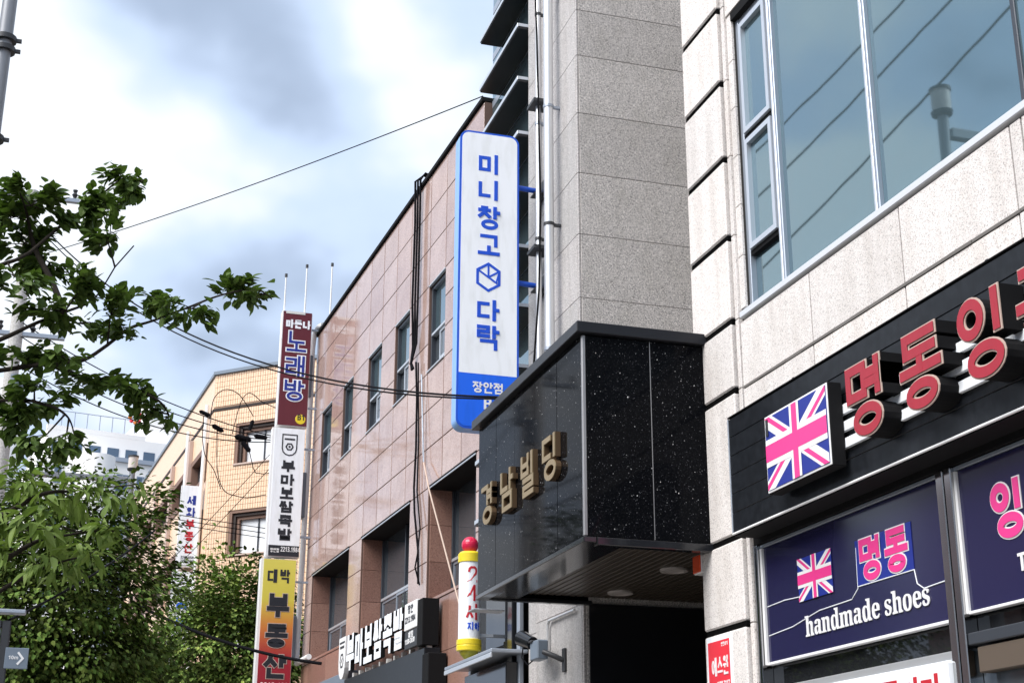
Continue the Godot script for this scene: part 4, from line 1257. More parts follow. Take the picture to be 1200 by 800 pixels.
# ---------------------------------------------------------------- the cream tiled building beyond
func cream_building() -> void:
	var k := Vector3(3.5, 0, -40.2)
	var top := 14.05
	# chamfered face towards us
	var o := thing("cream_tiled_building", "cream tiled building with a slanted corner face and brown stepped window frames", "building", facade(k, deg_to_rad(-46.0)))
	var inv := o.transform.affine_inverse()
	var st := tool()
	var wn := [[0.84, 11.37, 2.9, 12.53], [0.80, 8.84, 2.9, 10.05], [0.80, 6.3, 2.9, 7.5], [4.0, 11.37, 6.0, 12.53]]
	var holes := []
	for w in wn:
		holes.append(Rect2(w[0], w[1], w[2] - w[0], w[3] - w[1]))
	holed(st, Rect2(0, 0, 7, top), -0.3, -0.012, holes)
	box(st, Vector3(0.3, 0, -0.6), Vector3(7, top, -0.5))
	build("wall", st, M.tile_joint, o)
	st = tool()
	var y := 6.0
	while y < top - 0.05:
		var x := 0.0
		while x < 6.98:
			var c := Vector2(x + 0.04, y + 0.07)
			var open := absf(y - 13.0) < 0.06
			for h in holes:
				open = open or h.grow(0.02).has_point(c)
			if not open:
				var d := rng.randf_range(-0.0015, 0.002)
				box(st, Vector3(x + 0.0075, y + 0.0055, -0.012), Vector3(x + 0.075, y + 0.1395, d))
			x += 0.0825
		y += 0.145
	var tiles := build("wall_tiles", st, M.tile, o)
	tiles.set_meta("kind", "stuff")
	bx("band", Vector3(0, 12.985, -0.011), Vector3(7, 13.06, 0.004), mat(lin(0.03, 0.022, 0.018), 0.8), o)
	bx("coping", Vector3(-0.05, top + 0.001, -0.4), Vector3(7, top + 0.11, 0.06), M.frame_grey, o, 0.01)
	for w in wn:
		var n := node("window", o)
		for q in 3:
			st = tool()
			var a: float = q * 0.085
			holed(st, Rect2(w[0] + a, w[1] + (0.0 if q < 2 else 0.03), w[2] - w[0] - 2 * a, w[3] - w[1] - a), -0.10 - q * 0.06, -0.02 - q * 0.06, [Rect2(w[0] + a + 0.08, w[1] - 1, w[2] - w[0] - 2 * a - 0.16, w[3] - w[1] - a - 0.07 + 1)])
			build("frame_step", st, [M.wood_brown, M.wood_dark, M.wood_brown][q], n)
		bx("pane", Vector3(w[0] + 0.25, w[1] + 0.05, -0.26), Vector3(w[2] - 0.25, w[3] - 0.2, -0.24), M.blind, n)
		var m: float = w[0] + 0.84
		bx("mullion", Vector3(m, w[1] + 0.05, -0.238), Vector3(m + 0.03, w[3] - 0.2, -0.20), M.dark_frame, n)
		bx("sill", Vector3(w[0] - 0.02, w[1] - 0.05, -0.25), Vector3(w[2] + 0.02, w[1] - 0.001, 0.04), M.beige, n, 0.006)
	# the face along the street, as parts of the same building
	var f := node("street_face", o, inv * facade(k, deg_to_rad(-4.5)))
	st = tool()
	var rows := [[11.2, 12.1], [8.7, 9.7], [6.2, 7.2]]
	holes = []
	for r in rows:
		for i in 5:
			holes.append(Rect2(-3.0 - i * 3.4, r[0], 2.4, r[1] - r[0]))
	holed(st, Rect2(-18, 0, 17.98, top), -0.3, -0.001, holes)
	box(st, Vector3(-18, 0, -8), Vector3(-0.5, top, -0.5))
	build("street_wall", st, M.tile, f)
	bx("street_band", Vector3(-18, 12.96, 0), Vector3(0, 13.05, 0.02), M.wood_dark, f)
	bx("street_coping", Vector3(-18, top + 0.001, -0.4), Vector3(-0.06, top + 0.1, 0.05), M.frame_grey, f)
	for h in holes:
		bx("street_pane", Vector3(h.position.x, h.position.y, -0.2), Vector3(h.end.x, h.end.y, -0.18), M.dim_glass, f)
		st = tool()
		holed(st, h.grow(0.1), -0.17, 0.03, [h.grow(-0.06)])
		build("street_frame", st, M.wood_brown, f)
	for i in 6:
		bx("street_pier", Vector3(-3.35 - i * 3.4, 0, 0.0), Vector3(-3.12 - i * 3.4, 12.9, 0.12), M.pink_wall, f, 0.01)
	for x in [-0.5, -3.6]:
		pipe("street_pipe", [Vector3(x, 13.3, 0.1), Vector3(x, 0, 0.1)], 0.06, M.white, f, 8)
	# its signs
	o = thing("hung_sign", "narrow white sign with blue and red letters on the cream building's corner", "sign", Transform3D(Basis(), Vector3(2.87, 8.70, -40.7)))
	bx("panel", Vector3(0, 0, -0.02), Vector3(0.5, 2.22, 0), M.board, o)
	bx("casing", Vector3(-0.05, -0.04, -0.2), Vector3(0.51, 2.23, -0.021), M.white, o)
	y = 1.68
	for i in 5:
		letter("세화부동산"[i], Vector2(0.13, y), 0.24, 0.27, 0.024, 0, 0.005, M.deep_blue if i < 2 else M.red_ink, o)
		y -= 0.34
	print_text("2245-8589", Vector3(0.06, 0.15, 0.002), 0.07, 0.85, M.ink, o)
	print_text("2248-0000", Vector3(0.06, 0.05, 0.002), 0.07, 0.85, M.ink, o)
	bx("rear_box", Vector3(0.53, 0.6, -0.3), Vector3(0.62, 1.6, -0.1), M.frame_grey, o)
	o = thing("hung_sign", "white sign with a round blue mark hung under the narrow white sign", "sign", Transform3D(Basis(), Vector3(2.80, 6.3, -40.7)))
	bx("panel", Vector3(0, 0, -0.02), Vector3(0.55, 2.2, 0), M.board, o)
	bx("casing", Vector3(-0.05, -0.04, -0.2), Vector3(0.56, 2.21, -0.021), M.white, o)
	bx("blue_mark", Vector3(0.12, 1.2, 0), Vector3(0.42, 1.36, 0.004), M.blue, o)
	st = tool()
	ringed(st, Vector2(0.27, 1.75), 0.16, 0.02)
	build("round_mark", st, M.frame, o)
	bx("blue_mark", Vector3(0.14, 0.7, 0), Vector3(0.42, 0.95, 0.004), M.text_blue, o)

func ringed(st: SurfaceTool, c: Vector2, r: float, t: float) -> void:
	var p := PackedVector2Array()
	for k in 20:
		p.append(c + Vector2.from_angle(TAU * k / 20.0) * r)
	stroke(st, p, true, t, 0, 0.004)

# ---------------------------------------------------------------- white towers far away
func far_towers() -> void:
	var o := thing("apartment_tower", "white apartment tower with strips of blue windows far down the street", "building", Transform3D(Basis(Vector3.UP, deg_to_rad(12.0)), Vector3(1.0, 0, -150)))
	bx("wall", Vector3(-5.2, 0, -12), Vector3(2.2, 37.4, 0), M.tower_white, o)
	bx("wall", Vector3(2.21, 0, -12), Vector3(10.5, 38.3, -1.0), M.tower_white, o)
	bx("upper_wall", Vector3(-4.0, 37.41, -12), Vector3(10.0, 41.2, -2.2), M.tower_white, o)
	bx("penthouse", Vector3(6.2, 41.21, -12), Vector3(9.6, 44.2, -4), M.tower_white, o)
	bx("cornice", Vector3(2.0, 38.31, -3), Vector3(10.6, 38.75, -0.7), M.frame, o)
	var st := tool()
	lathe(st, [Vector2(1.9, 0), Vector2(1.9, 38.2), Vector2(0, 38.3)], Vector3(0.6, 0, 0.4), 24)
	build("round_stair", st, M.tower_white, o)
	for x in [-3.4, -1.6, 3.1, 5.2, 7.9]:
		for k in 10:
			var w := node("window", o)
			var z := 0.0 if x < 2 else -1.0
			var wide := 0.75 if x < 2.0 else 1.25
			bx("window_frame", Vector3(x, 12.2 + k * 2.55, z), Vector3(x + wide, 14.1 + k * 2.55, z + 0.04), M.frame, w)
			bx("pane", Vector3(x + 0.07, 12.27 + k * 2.55, z + 0.041), Vector3(x + wide * 0.48, 14.0 + k * 2.55, z + 0.06), M.far_pane, w)
			bx("pane", Vector3(x + wide * 0.53, 12.27 + k * 2.55, z + 0.041), Vector3(x + wide - 0.07, 14.0 + k * 2.55, z + 0.06), M.far_pane, w)
	for k in 7:
		bx("top_window", Vector3(-3.5 + k * 1.9, 38.9, -2.2), Vector3(-2.3 + k * 1.9, 40.0, -2.14), M.far_pane, o)
	bx("parapet", Vector3(-4.1, 41.21, -2.6), Vector3(6.1, 41.7, -2.2), M.tower_white, o)
	bx("rail", Vector3(-4.1, 43.3, -2.5), Vector3(5.4, 43.38, -2.42), M.frame, o)
	for k in 8:
		bx("rail_post", Vector3(-4.0 + k * 1.3, 41.71, -2.49), Vector3(-3.93 + k * 1.3, 43.3, -2.43), M.frame, o)
	st = tool()
	lathe(st, [Vector2(0, -0.9), Vector2(0.65, -0.65), Vector2(0.9, 0), Vector2(0.65, 0.65), Vector2(0, 0.9)], Vector3(6.9, 45.2, -6), 14)
	build("water_tank", st, M.tower_white, o)
	# red wreath mark on its roof
	o = thing("roof_mark", "round red and yellow mark on the far tower's roof edge", "roof sign", Transform3D(Basis(), Vector3(5.2, 43.0, -151)))
	for k in 8:
		st = tool()
		var c := Vector3(cos(TAU * k / 8), sin(TAU * k / 8), 0) * 0.55
		lathe(st, [Vector2(0, -0.22), Vector2(0.2, -0.1), Vector2(0.2, 0.1), Vector2(0, 0.22)], c, 8)
		build("petal", st, M.signal_red if k % 2 else mat(lin(0.75, 0.22, 0.02), 0.5), o)
	st = tool()
	lathe(st, [Vector2(0, -0.25), Vector2(0.24, 0), Vector2(0, 0.25)], Vector3.ZERO, 8)
	build("middle", st, M.yellow, o)
	bx("stand", Vector3(-0.06, -1.8, -0.1), Vector3(0.06, -0.6, -0.02), M.frame, o)
	o = thing("apartment_tower", "second white tower mostly hidden behind leaves at the left edge", "building", Transform3D(Basis(Vector3.UP, deg_to_rad(-8.0)), Vector3(-13.5, 0, -158)))
	bx("wall", Vector3(-6, 0, -10), Vector3(5.6, 48.0, 0), M.tower_white, o)
	for k in 9:
		for x in [-4.0, -1.0, 2.5]:
			bx("window", Vector3(x, 22.0 + k * 2.8, 0), Vector3(x + 1.5, 23.5 + k * 2.8, 0.05), M.far_pane, o)

# ---------------------------------------------------------------- street furniture
func lamp(at: Vector3, h: float, label: String) -> void:
	var o := thing("street_lamp", label, "street lamp", Transform3D(Basis(), at), "street lamps along the kerb")
	var st := tool()
	tube(st, [Vector3.ZERO, Vector3(0, h - 0.40, 0)], [0.115, 0.082], 16)
	build("pole", st, M.lamp_grey, o)
	st = tool()
	lathe(st, [Vector2(0.09, h - 0.48), Vector2(0.145, h - 0.45), Vector2(0.158, h - 0.40), Vector2(0.13, h - 0.385)], Vector3.ZERO, 20)
	build("collar", st, M.dark, o)
	st = tool()
	lathe(st, [Vector2(0.135, h - 0.39), Vector2(0.135, h - 0.07), Vector2(0.148, h - 0.065)], Vector3.ZERO, 20)
	build("lamp_head", st, M.lamp_head, o)
	st = tool()
	lathe(st, [Vector2(0.152, h - 0.07), Vector2(0.152, h - 0.02), Vector2(0, h)], Vector3.ZERO, 20)
	build("cap", st, M.dark, o)
	bx("arm", Vector3(-2.3, h - 0.82, -0.06), Vector3(-0.1, h - 0.65, 0.06), M.lamp_grey, o, 0.02)
	bx("luminaire", Vector3(-2.9, h - 0.81, -0.13), Vector3(-2.28, h - 0.68, 0.13), M.lamp_grey, o, 0.03)
	for y in [h - 1.50, h - 1.64, h - 2.8]:
		st = tool()
		tube(st, [Vector3(0, y, 0), Vector3(0, y + 0.06, 0)], [0.135], 16)
		box(st, Vector3(-0.19, y + 0.01, -0.02), Vector3(-0.13, y + 0.05, 0.02))
		box(st, Vector3(0.13, y + 0.01, -0.02), Vector3(0.19, y + 0.05, 0.02))
		build("clamp", st, M.dark, o)

func utility_pole(at: Vector3, h: float, label: String) -> void:
	var o := thing("utility_pole", label, "utility pole", Transform3D(Basis(), at))
	var st := tool()
	tube(st, [Vector3.ZERO, Vector3(0, h, 0)], [0.19, 0.11], 16)
	build("shaft", st, M.concrete, o)
	for y in [h - 0.15, h - 3.05]:
		bx("crossarm", Vector3(-0.9, y, -0.05), Vector3(0.9, y + 0.09, 0.05), M.frame, o, 0.01)
		for x in [-0.8, -0.3, 0.3, 0.8]:
			st = tool()
			lathe(st, [Vector2(0, y + 0.30), Vector2(0.05, y + 0.28), Vector2(0.03, y + 0.22), Vector2(0.06, y + 0.18), Vector2(0.03, y + 0.12), Vector2(0.05, y + 0.09)], Vector3(x, 0, 0), 10)
			build("insulator", st, M.dark, o)
	st = tool()
	tube(st, [Vector3(0.1, h - 4.35, 0), Vector3(0.1, h - 3.85, 0)], [0.17], 14)
	build("junction_can", st, M.frame_grey, o)

func furniture() -> void:
	lamp(Vector3(-1.33, 0, -16.2), 12.0, "tall grey lamp post at the left edge, against the bright cloud")
	lamp(Vector3(1.49, 0, -42.0), 12.0, "distant lamp with a cylinder head before the white tower")
	utility_pole(Vector3(-1.4, 0, -28), 13.75, "pale concrete utility pole behind the leafy branches")
	utility_pole(Vector3(-3.05, 0, -34), 15.9, "taller utility pole standing in the roadway edge beyond the branches")
	var o: Node3D
	var st: SurfaceTool
	# direction board
	o = thing("direction_board", "dark framed street board with a small grey arrow plate at the lower left", "street sign", Transform3D(Basis(), Vector3(-0.42, 0, -9.0)))
	bx("post", Vector3(0.085, 0, -0.04), Vector3(0.135, 2.79, 0.0), M.dark, o, 0.006)
	bx("post", Vector3(-1.135, 0, -0.04), Vector3(-1.085, 2.79, 0.0), M.dark, o, 0.006)
	bx("frame", Vector3(-1.085, 2.745, -0.05), Vector3(0.084, 2.79, 0.0), M.dark, o, 0.006)
	bx("glass", Vector3(-1.08, 1.0, -0.03), Vector3(0.08, 2.74, -0.02), M.dim_glass, o)
	bx("roof_edge", Vector3(-1.3, 2.83, -0.06), Vector3(0.21, 2.855, 0.02), M.frame, o, 0.006)
	bx("arrow_plate", Vector3(0.12, 2.515, 0.001), Vector3(0.25, 2.635, 0.012), M.frame_grey, o, 0.003)
	st = tool()
	stroke(st, PackedVector2Array([Vector2(0.195, 2.605), Vector2(0.22, 2.575), Vector2(0.195, 2.545)]), false, 0.006, 0.012, 0.015)
	build("arrow", st, M.white, o)
	print_text("10m", Vector3(0.14, 2.562, 0.013), 0.02, 1.0, M.white, o, false, true, 0.002)

# ---------------------------------------------------------------- wires
func wire(called: String, label: String, a: Vector3, b: Vector3, sag: float, r: float, group := "") -> MeshInstance3D:
	var pts := []
	for i in 33:
		var t := i / 32.0
		pts.append(a.lerp(b, t) + Vector3(0, -4.0 * sag * t * (1.0 - t), 0))
	var st := tool()
	tube(st, pts, [r], 6)
	var o := build(called, st, M.cable, self)
	tag(o, label, "cable", group)
	return o

func wires() -> void:
	wire("overhead_cable", "upper strand of the heavy cable pair sagging in front of the tall blue sign", Vector3(-1.68, 13.58, -27.95), Vector3(3.95, 5.69, -13.05), 1.0, 0.012)
	wire("overhead_cable", "lower strand of the heavy cable pair sagging in front of the tall blue sign", Vector3(-1.70, 13.49, -27.95), Vector3(3.97, 5.66, -13.0), 1.03, 0.010)
	wire("overhead_cable", "thin straight cable rising across the sky to the dark window fins", Vector3(-1.44, 12.25, -27.96), Vector3(4.9, 11.41, -17.4), 0.12, 0.008)
	var j := Vector3(4.0, 9.45, -29.3)
	var said := ["topmost", "second from the top", "third from the top", "lowest"]
	for k in 4:
		wire("service_cable", said[k] + " of four cables running from the leaves to the hung signs", Vector3(-1.3, 10.95 - k * 0.28, -27.9), j + Vector3(0, -0.05 * k, 0.1 * k), 0.3 + 0.05 * k, 0.011, "service cables to the hung signs")
	for k in 3:
		wire("street_cable", ["upper", "middle", "lower"][k] + " of three level cables crossing before the narrow white sign", Vector3(-2.6, 8.45 - k * 0.09, -30.0), Vector3(7.2, 8.30 - k * 0.12, -34.0), 0.12, 0.009, "level street cables")
	for k in 3:
		wire("power_line", ["highest", "middle", "lowest"][k] + " power line over the roadway, mirrored in the upstairs window", Vector3(-3.0, [15.6, 14.2, 12.0][k], -34.0), Vector3(-3.0, [19.0, 18.0, 17.6][k], 6.0), [1.3, 0.9, 0.6][k], 0.022, "power lines over the roadway")
	for k in 3:
		wire("phone_line", ["upper", "middle", "lower"][k] + " phone line over the roadway, mirrored in the black canopy", Vector3(-3.0, 9.6 - k * 0.45, -34.0), Vector3(-3.0, 8.2 - k * 0.3, 6.0), 0.5, 0.03, "phone lines over the roadway")
		wire("power_line", ["highest", "middle", "lowest"][k] + " power line over the roadway, farther span", Vector3(-3.0, [15.6, 14.2, 12.0][k], -34.0), Vector3(-4.5, [15.0, 13.6, 11.6][k], -75.0), 0.8, 0.025, "farther power lines over the roadway")
	wire("drop_wire", "thin wire slanting up across the cream tiles, left one", Vector3(2.4, 8.0, -36.0), Vector3(4.1, 9.6, -30.0), 0.03, 0.008)
	wire("drop_wire", "thin wire slanting up across the cream tiles, right one", Vector3(2.55, 7.85, -36.0), Vector3(4.2, 9.4, -30.0), 0.03, 0.008)
	wire("guy_wire", "pale guy wire rising from the street board into the dark tree", Vector3(-0.30, 2.80, -9.05), Vector3(0.75, 4.35, -14.0), 0.05, 0.008)
	wire("tree_cable", "thick black cable passing through the tree right of the dark one", Vector3(1.2, 5.4, -26.0), Vector3(4.2, 4.35, -24.5), 0.15, 0.03)
	# splices and loops near the hung signs
	var o := thing("cable_splices", "tangle of black cable splices and loops before the cream building's window", "cable splices")
	for c in [[Vector3(2.48, 9.42, -28.6), Vector3(2.72, 9.33, -28.7), 0.05], [Vector3(2.95, 9.25, -28.7), Vector3(3.3, 9.22, -28.8), 0.06], [Vector3(3.1, 9.16, -28.7), Vector3(3.28, 8.95, -28.7), 0.05], [Vector3(3.35, 9.32, -28.8), Vector3(3.62, 9.30, -28.8), 0.045], [Vector3(2.2, 9.66, -28.5), Vector3(2.42, 9.58, -28.5), 0.04], [Vector3(3.3, 9.62, -28.7), Vector3(3.24, 9.40, -28.7), 0.04]]:
		var st := tool()
		tube(st, [c[0], c[0].lerp(c[1], 0.15), c[0].lerp(c[1], 0.85), c[1]], [0.015, c[2], c[2], 0.015], 10)
		build("splice", st, M.cable, o)
	for c in [[Vector3(2.45, 9.45, -28.6), Vector3(2.5, 10.0, -28.5), Vector3(2.9, 10.15, -28.6), Vector3(3.3, 9.7, -28.7)], [Vector3(2.9, 9.3, -28.7), Vector3(3.1, 10.1, -28.6), Vector3(3.5, 10.0, -28.7), Vector3(3.75, 9.95, -28.8)], [Vector3(2.6, 9.35, -28.7), Vector3(2.7, 8.3, -28.6), Vector3(3.1, 8.0, -28.6), Vector3(3.65, 8.1, -28.7)], [Vector3(3.2, 9.2, -28.7), Vector3(3.35, 8.6, -28.6), Vector3(3.5, 8.5, -28.6), Vector3(3.72, 8.55, -28.7)], [Vector3(2.3, 9.6, -28.6), Vector3(2.35, 8.9, -28.6), Vector3(2.6, 8.5, -28.7), Vector3(2.75, 8.15, -28.7)]]:
		var cv := Curve3D.new()
		for q in c.size():
			var t: Vector3 = (c[mini(q + 1, 3)] - c[maxi(q - 1, 0)]) * 0.22
			cv.add_point(c[q], -t, t)
		var pts := []
		for v in cv.tessellate(4, 6):
			pts.append(v)
		pipe("loop", pts, 0.009, M.cable, o, 6)

# ---------------------------------------------------------------- trees
func leaf_mesh(kind: int) -> Mesh:
	# along +x, unit length, folded on the midrib and curved down
	var st := tool()
	var wide: float = [0.30, 0.17, 0.33][kind]
	var prev := []
	for i in 6:
		var t := i / 5.0
		var wd := wide * pow(sin(PI * pow(t, 0.8 if kind != 1 else 0.65)), 0.85) if i > 0 and i < 5 else 0.0
		var y := -0.12 * t * t * (2.0 if kind == 1 else 1.0)
		var now := [Vector3(t, y + wd * 0.25, -wd), Vector3(t, y, 0), Vector3(t, y + wd * 0.25, wd)]
		if i > 0:
			quad(st, prev[0], now[0], now[1], prev[1])
			quad(st, prev[1], now[1], now[2], prev[2])
		prev = now
	return st.commit()

func leaf_turn(out: Vector3, droop: float) -> Basis:
	var d := (out.normalized() + Vector3(0, -droop, 0)).normalized()
	var up := (Vector3.UP + Vector3(rng.randf_range(-0.6, 0.6), rng.randf_range(-0.2, 0.3), rng.randf_range(-0.6, 0.6))).normalized()
	var side := d.cross(up).normalized()
	return Basis(d, side.cross(d), side)

func near_tree(o: Node3D, trunk: Array, limbs: Array, clusters: Array, kind: int, size: float, droop: float, mats: Array, dense: float) -> void:
	var st := tool()
	tube(st, trunk, [0.11, 0.09, 0.06], 10)
	build("trunk", st, M.bark, o)
	var along := []
	for l in limbs:
		st = tool()
		var cv := Curve3D.new()
		for q in l.size():
			var t: Vector3 = (l[mini(q + 1, l.size() - 1)] - l[maxi(q - 1, 0)]) * 0.2
			cv.add_point(l[q], -t, t)
		var pts := []
		for v in cv.tessellate(3, 6):
			pts.append(v)
		var rad := []
		for i in pts.size():
			rad.append(lerpf(0.021, 0.004, float(i) / pts.size()))
		tube(st, pts, rad, 7)
		build("limb", st, M.bark, o)
		for i in range(0, pts.size()):
			along.append(pts[i])
	var meshes := [leaf_mesh(kind), leaf_mesh(kind)]
	var all := []
	for c in clusters:
		var mid: Vector3 = c[0]
		var near: Vector3 = along[0]
		for p in along:
			if p.distance_squared_to(mid) < near.distance_squared_to(mid):
				near = p
		var ends := []
		for k in 3 + int(c[1] * 14.0):
			var v := Vector3(rng.randf_range(-1, 1) * c[1], rng.randf_range(-1, 1) * c[2], rng.randf_range(-1, 1) * c[1] * 0.9) * 0.85
			ends.append(mid + v)
		st = tool()
		var hub := near.lerp(mid, 0.6)
		tube(st, [near, hub], [0.007, 0.005], 5)
		for e in ends:
			tube(st, [hub, hub.lerp(e, 0.5) + Vector3(0, 0.015, 0), e], [0.004, 0.003, 0.002], 4)
		build("twig", st, M.bark, o)
		var n := int(c[1] * c[2] * dense)
		for k in n:
			var e: Vector3 = ends[rng.randi() % ends.size()]
			var at: Vector3 = hub.lerp(e, rng.randf_range(0.45, 1.05)) + Vector3(rng.randfn(), rng.randfn(), rng.randfn()) * 0.028
			var out: Vector3 = (e - hub) * 1.2 + Vector3(rng.randf_range(-1, 1), rng.randf_range(-0.7, 0.7), rng.randf_range(-1, 1)) * 0.2
			all.append(Transform3D(leaf_turn(out, droop * rng.randf_range(0.3, 1.3)).scaled(Vector3.ONE * size * rng.randf_range(0.5, 1.3)), at))
	all.sort_custom(func(a, b): return a.basis.x.length_squared() / a.origin.distance_squared_to(Vector3(0, 1.6, 0)) > b.basis.x.length_squared() / b.origin.distance_squared_to(Vector3(0, 1.6, 0)))
	var shown := []
	var rest := []
	for t in all:
		if shown.size() < 300 and t.origin.x > -0.62:
			shown.append(t)
		else:
			rest.append(t)
	for t in shown:
		var l := MeshInstance3D.new()
		l.name = "leaf"
		l.mesh = meshes[0]
		l.material_override = mats[rng.randi() % mats.size()]
		o.add_child(l, true)
		l.transform = t
	for k in mats.size():
		var mine := []
		for i in rest.size():
			if i % mats.size() == k:
				mine.append(rest[i])
		crowd("leaves", meshes[1], mats[k], mine, [], o)

func crowd(called: String, mesh: Mesh, m: Material, places: Array, tints: Array, parent: Node3D) -> void:
	var mm := MultiMesh.new()
	mm.transform_format = MultiMesh.TRANSFORM_3D
	mm.use_colors = tints.size() > 0
	mm.mesh = mesh
	mm.instance_count = places.size()
	for i in places.size():
		mm.set_instance_transform(i, places[i])
		if tints.size() > 0:
			mm.set_instance_color(i, tints[i])
	var o := MultiMeshInstance3D.new()
	o.name = called
	o.multimesh = mm
	o.material_override = m
	parent.add_child(o, true)
	o.set_meta("kind", "stuff")

# a street tree: trunk, boughs and a crown of leaf clumps inside an uneven ball
func street_tree(o: Node3D, h: float, mid: Vector3, r: Vector3, clumps: int, leaf: float, base: Color, seed_: int) -> void:
	rng.seed = seed_
	var st := tool()
	tube(st, [Vector3.ZERO, Vector3(0.04, h * 0.25, 0.02), Vector3(-0.03, h * 0.5, 0), mid * 0.85], [0.16, 0.13, 0.1, 0.04], 10)
	build("trunk", st, M.bark, o)
	for k in 9:
		st = tool()
		var d := Vector3(cos(k * 2.4), rng.randf_range(-0.3, 0.8), sin(k * 2.4)) * r * rng.randf_range(0.55, 0.85)
		var from := Vector3(0, h * rng.randf_range(0.3, 0.5), 0)
		tube(st, [from, from.lerp(mid + d, 0.5) + Vector3(0, 0.15, 0), mid + d], [0.05, 0.035, 0.012], 6)
		build("bough", st, M.bark, o)
	var mesh := leaf_mesh(2)
	var places := []
	var tints := []
	for k in clumps:
		var d := Vector3(rng.randfn(), rng.randfn(), rng.randfn()).normalized() * pow(rng.randf_range(0.08, 1.0), 0.42)
		var lump := 1.0 + 0.22 * sin(d.x * 5.0 + seed_) * cos(d.y * 4.0 + d.z * 6.0)
		var c := mid + d * r * lump
		var s := rng.randf_range(0.15, 0.34)
		var tone := lerpf(0.35, 2.3, pow(rng.randf(), 1.8))
		for q in 34:
			var v := Vector3(rng.randfn(), rng.randfn() * 0.6, rng.randfn()) * s * 0.62
			places.append(Transform3D(leaf_turn(v + d * 0.3, rng.randf_range(0.2, 0.9)).scaled(Vector3.ONE * leaf * rng.randf_range(0.7, 1.25)), c + v))
			var t := tone * rng.randf_range(0.75, 1.25)
			tints.append(Color(base.r * t * rng.randf_range(0.85, 1.2), base.g * t, base.b * t))
	crowd("crown", mesh, M.far_leaf, places, tints, o)

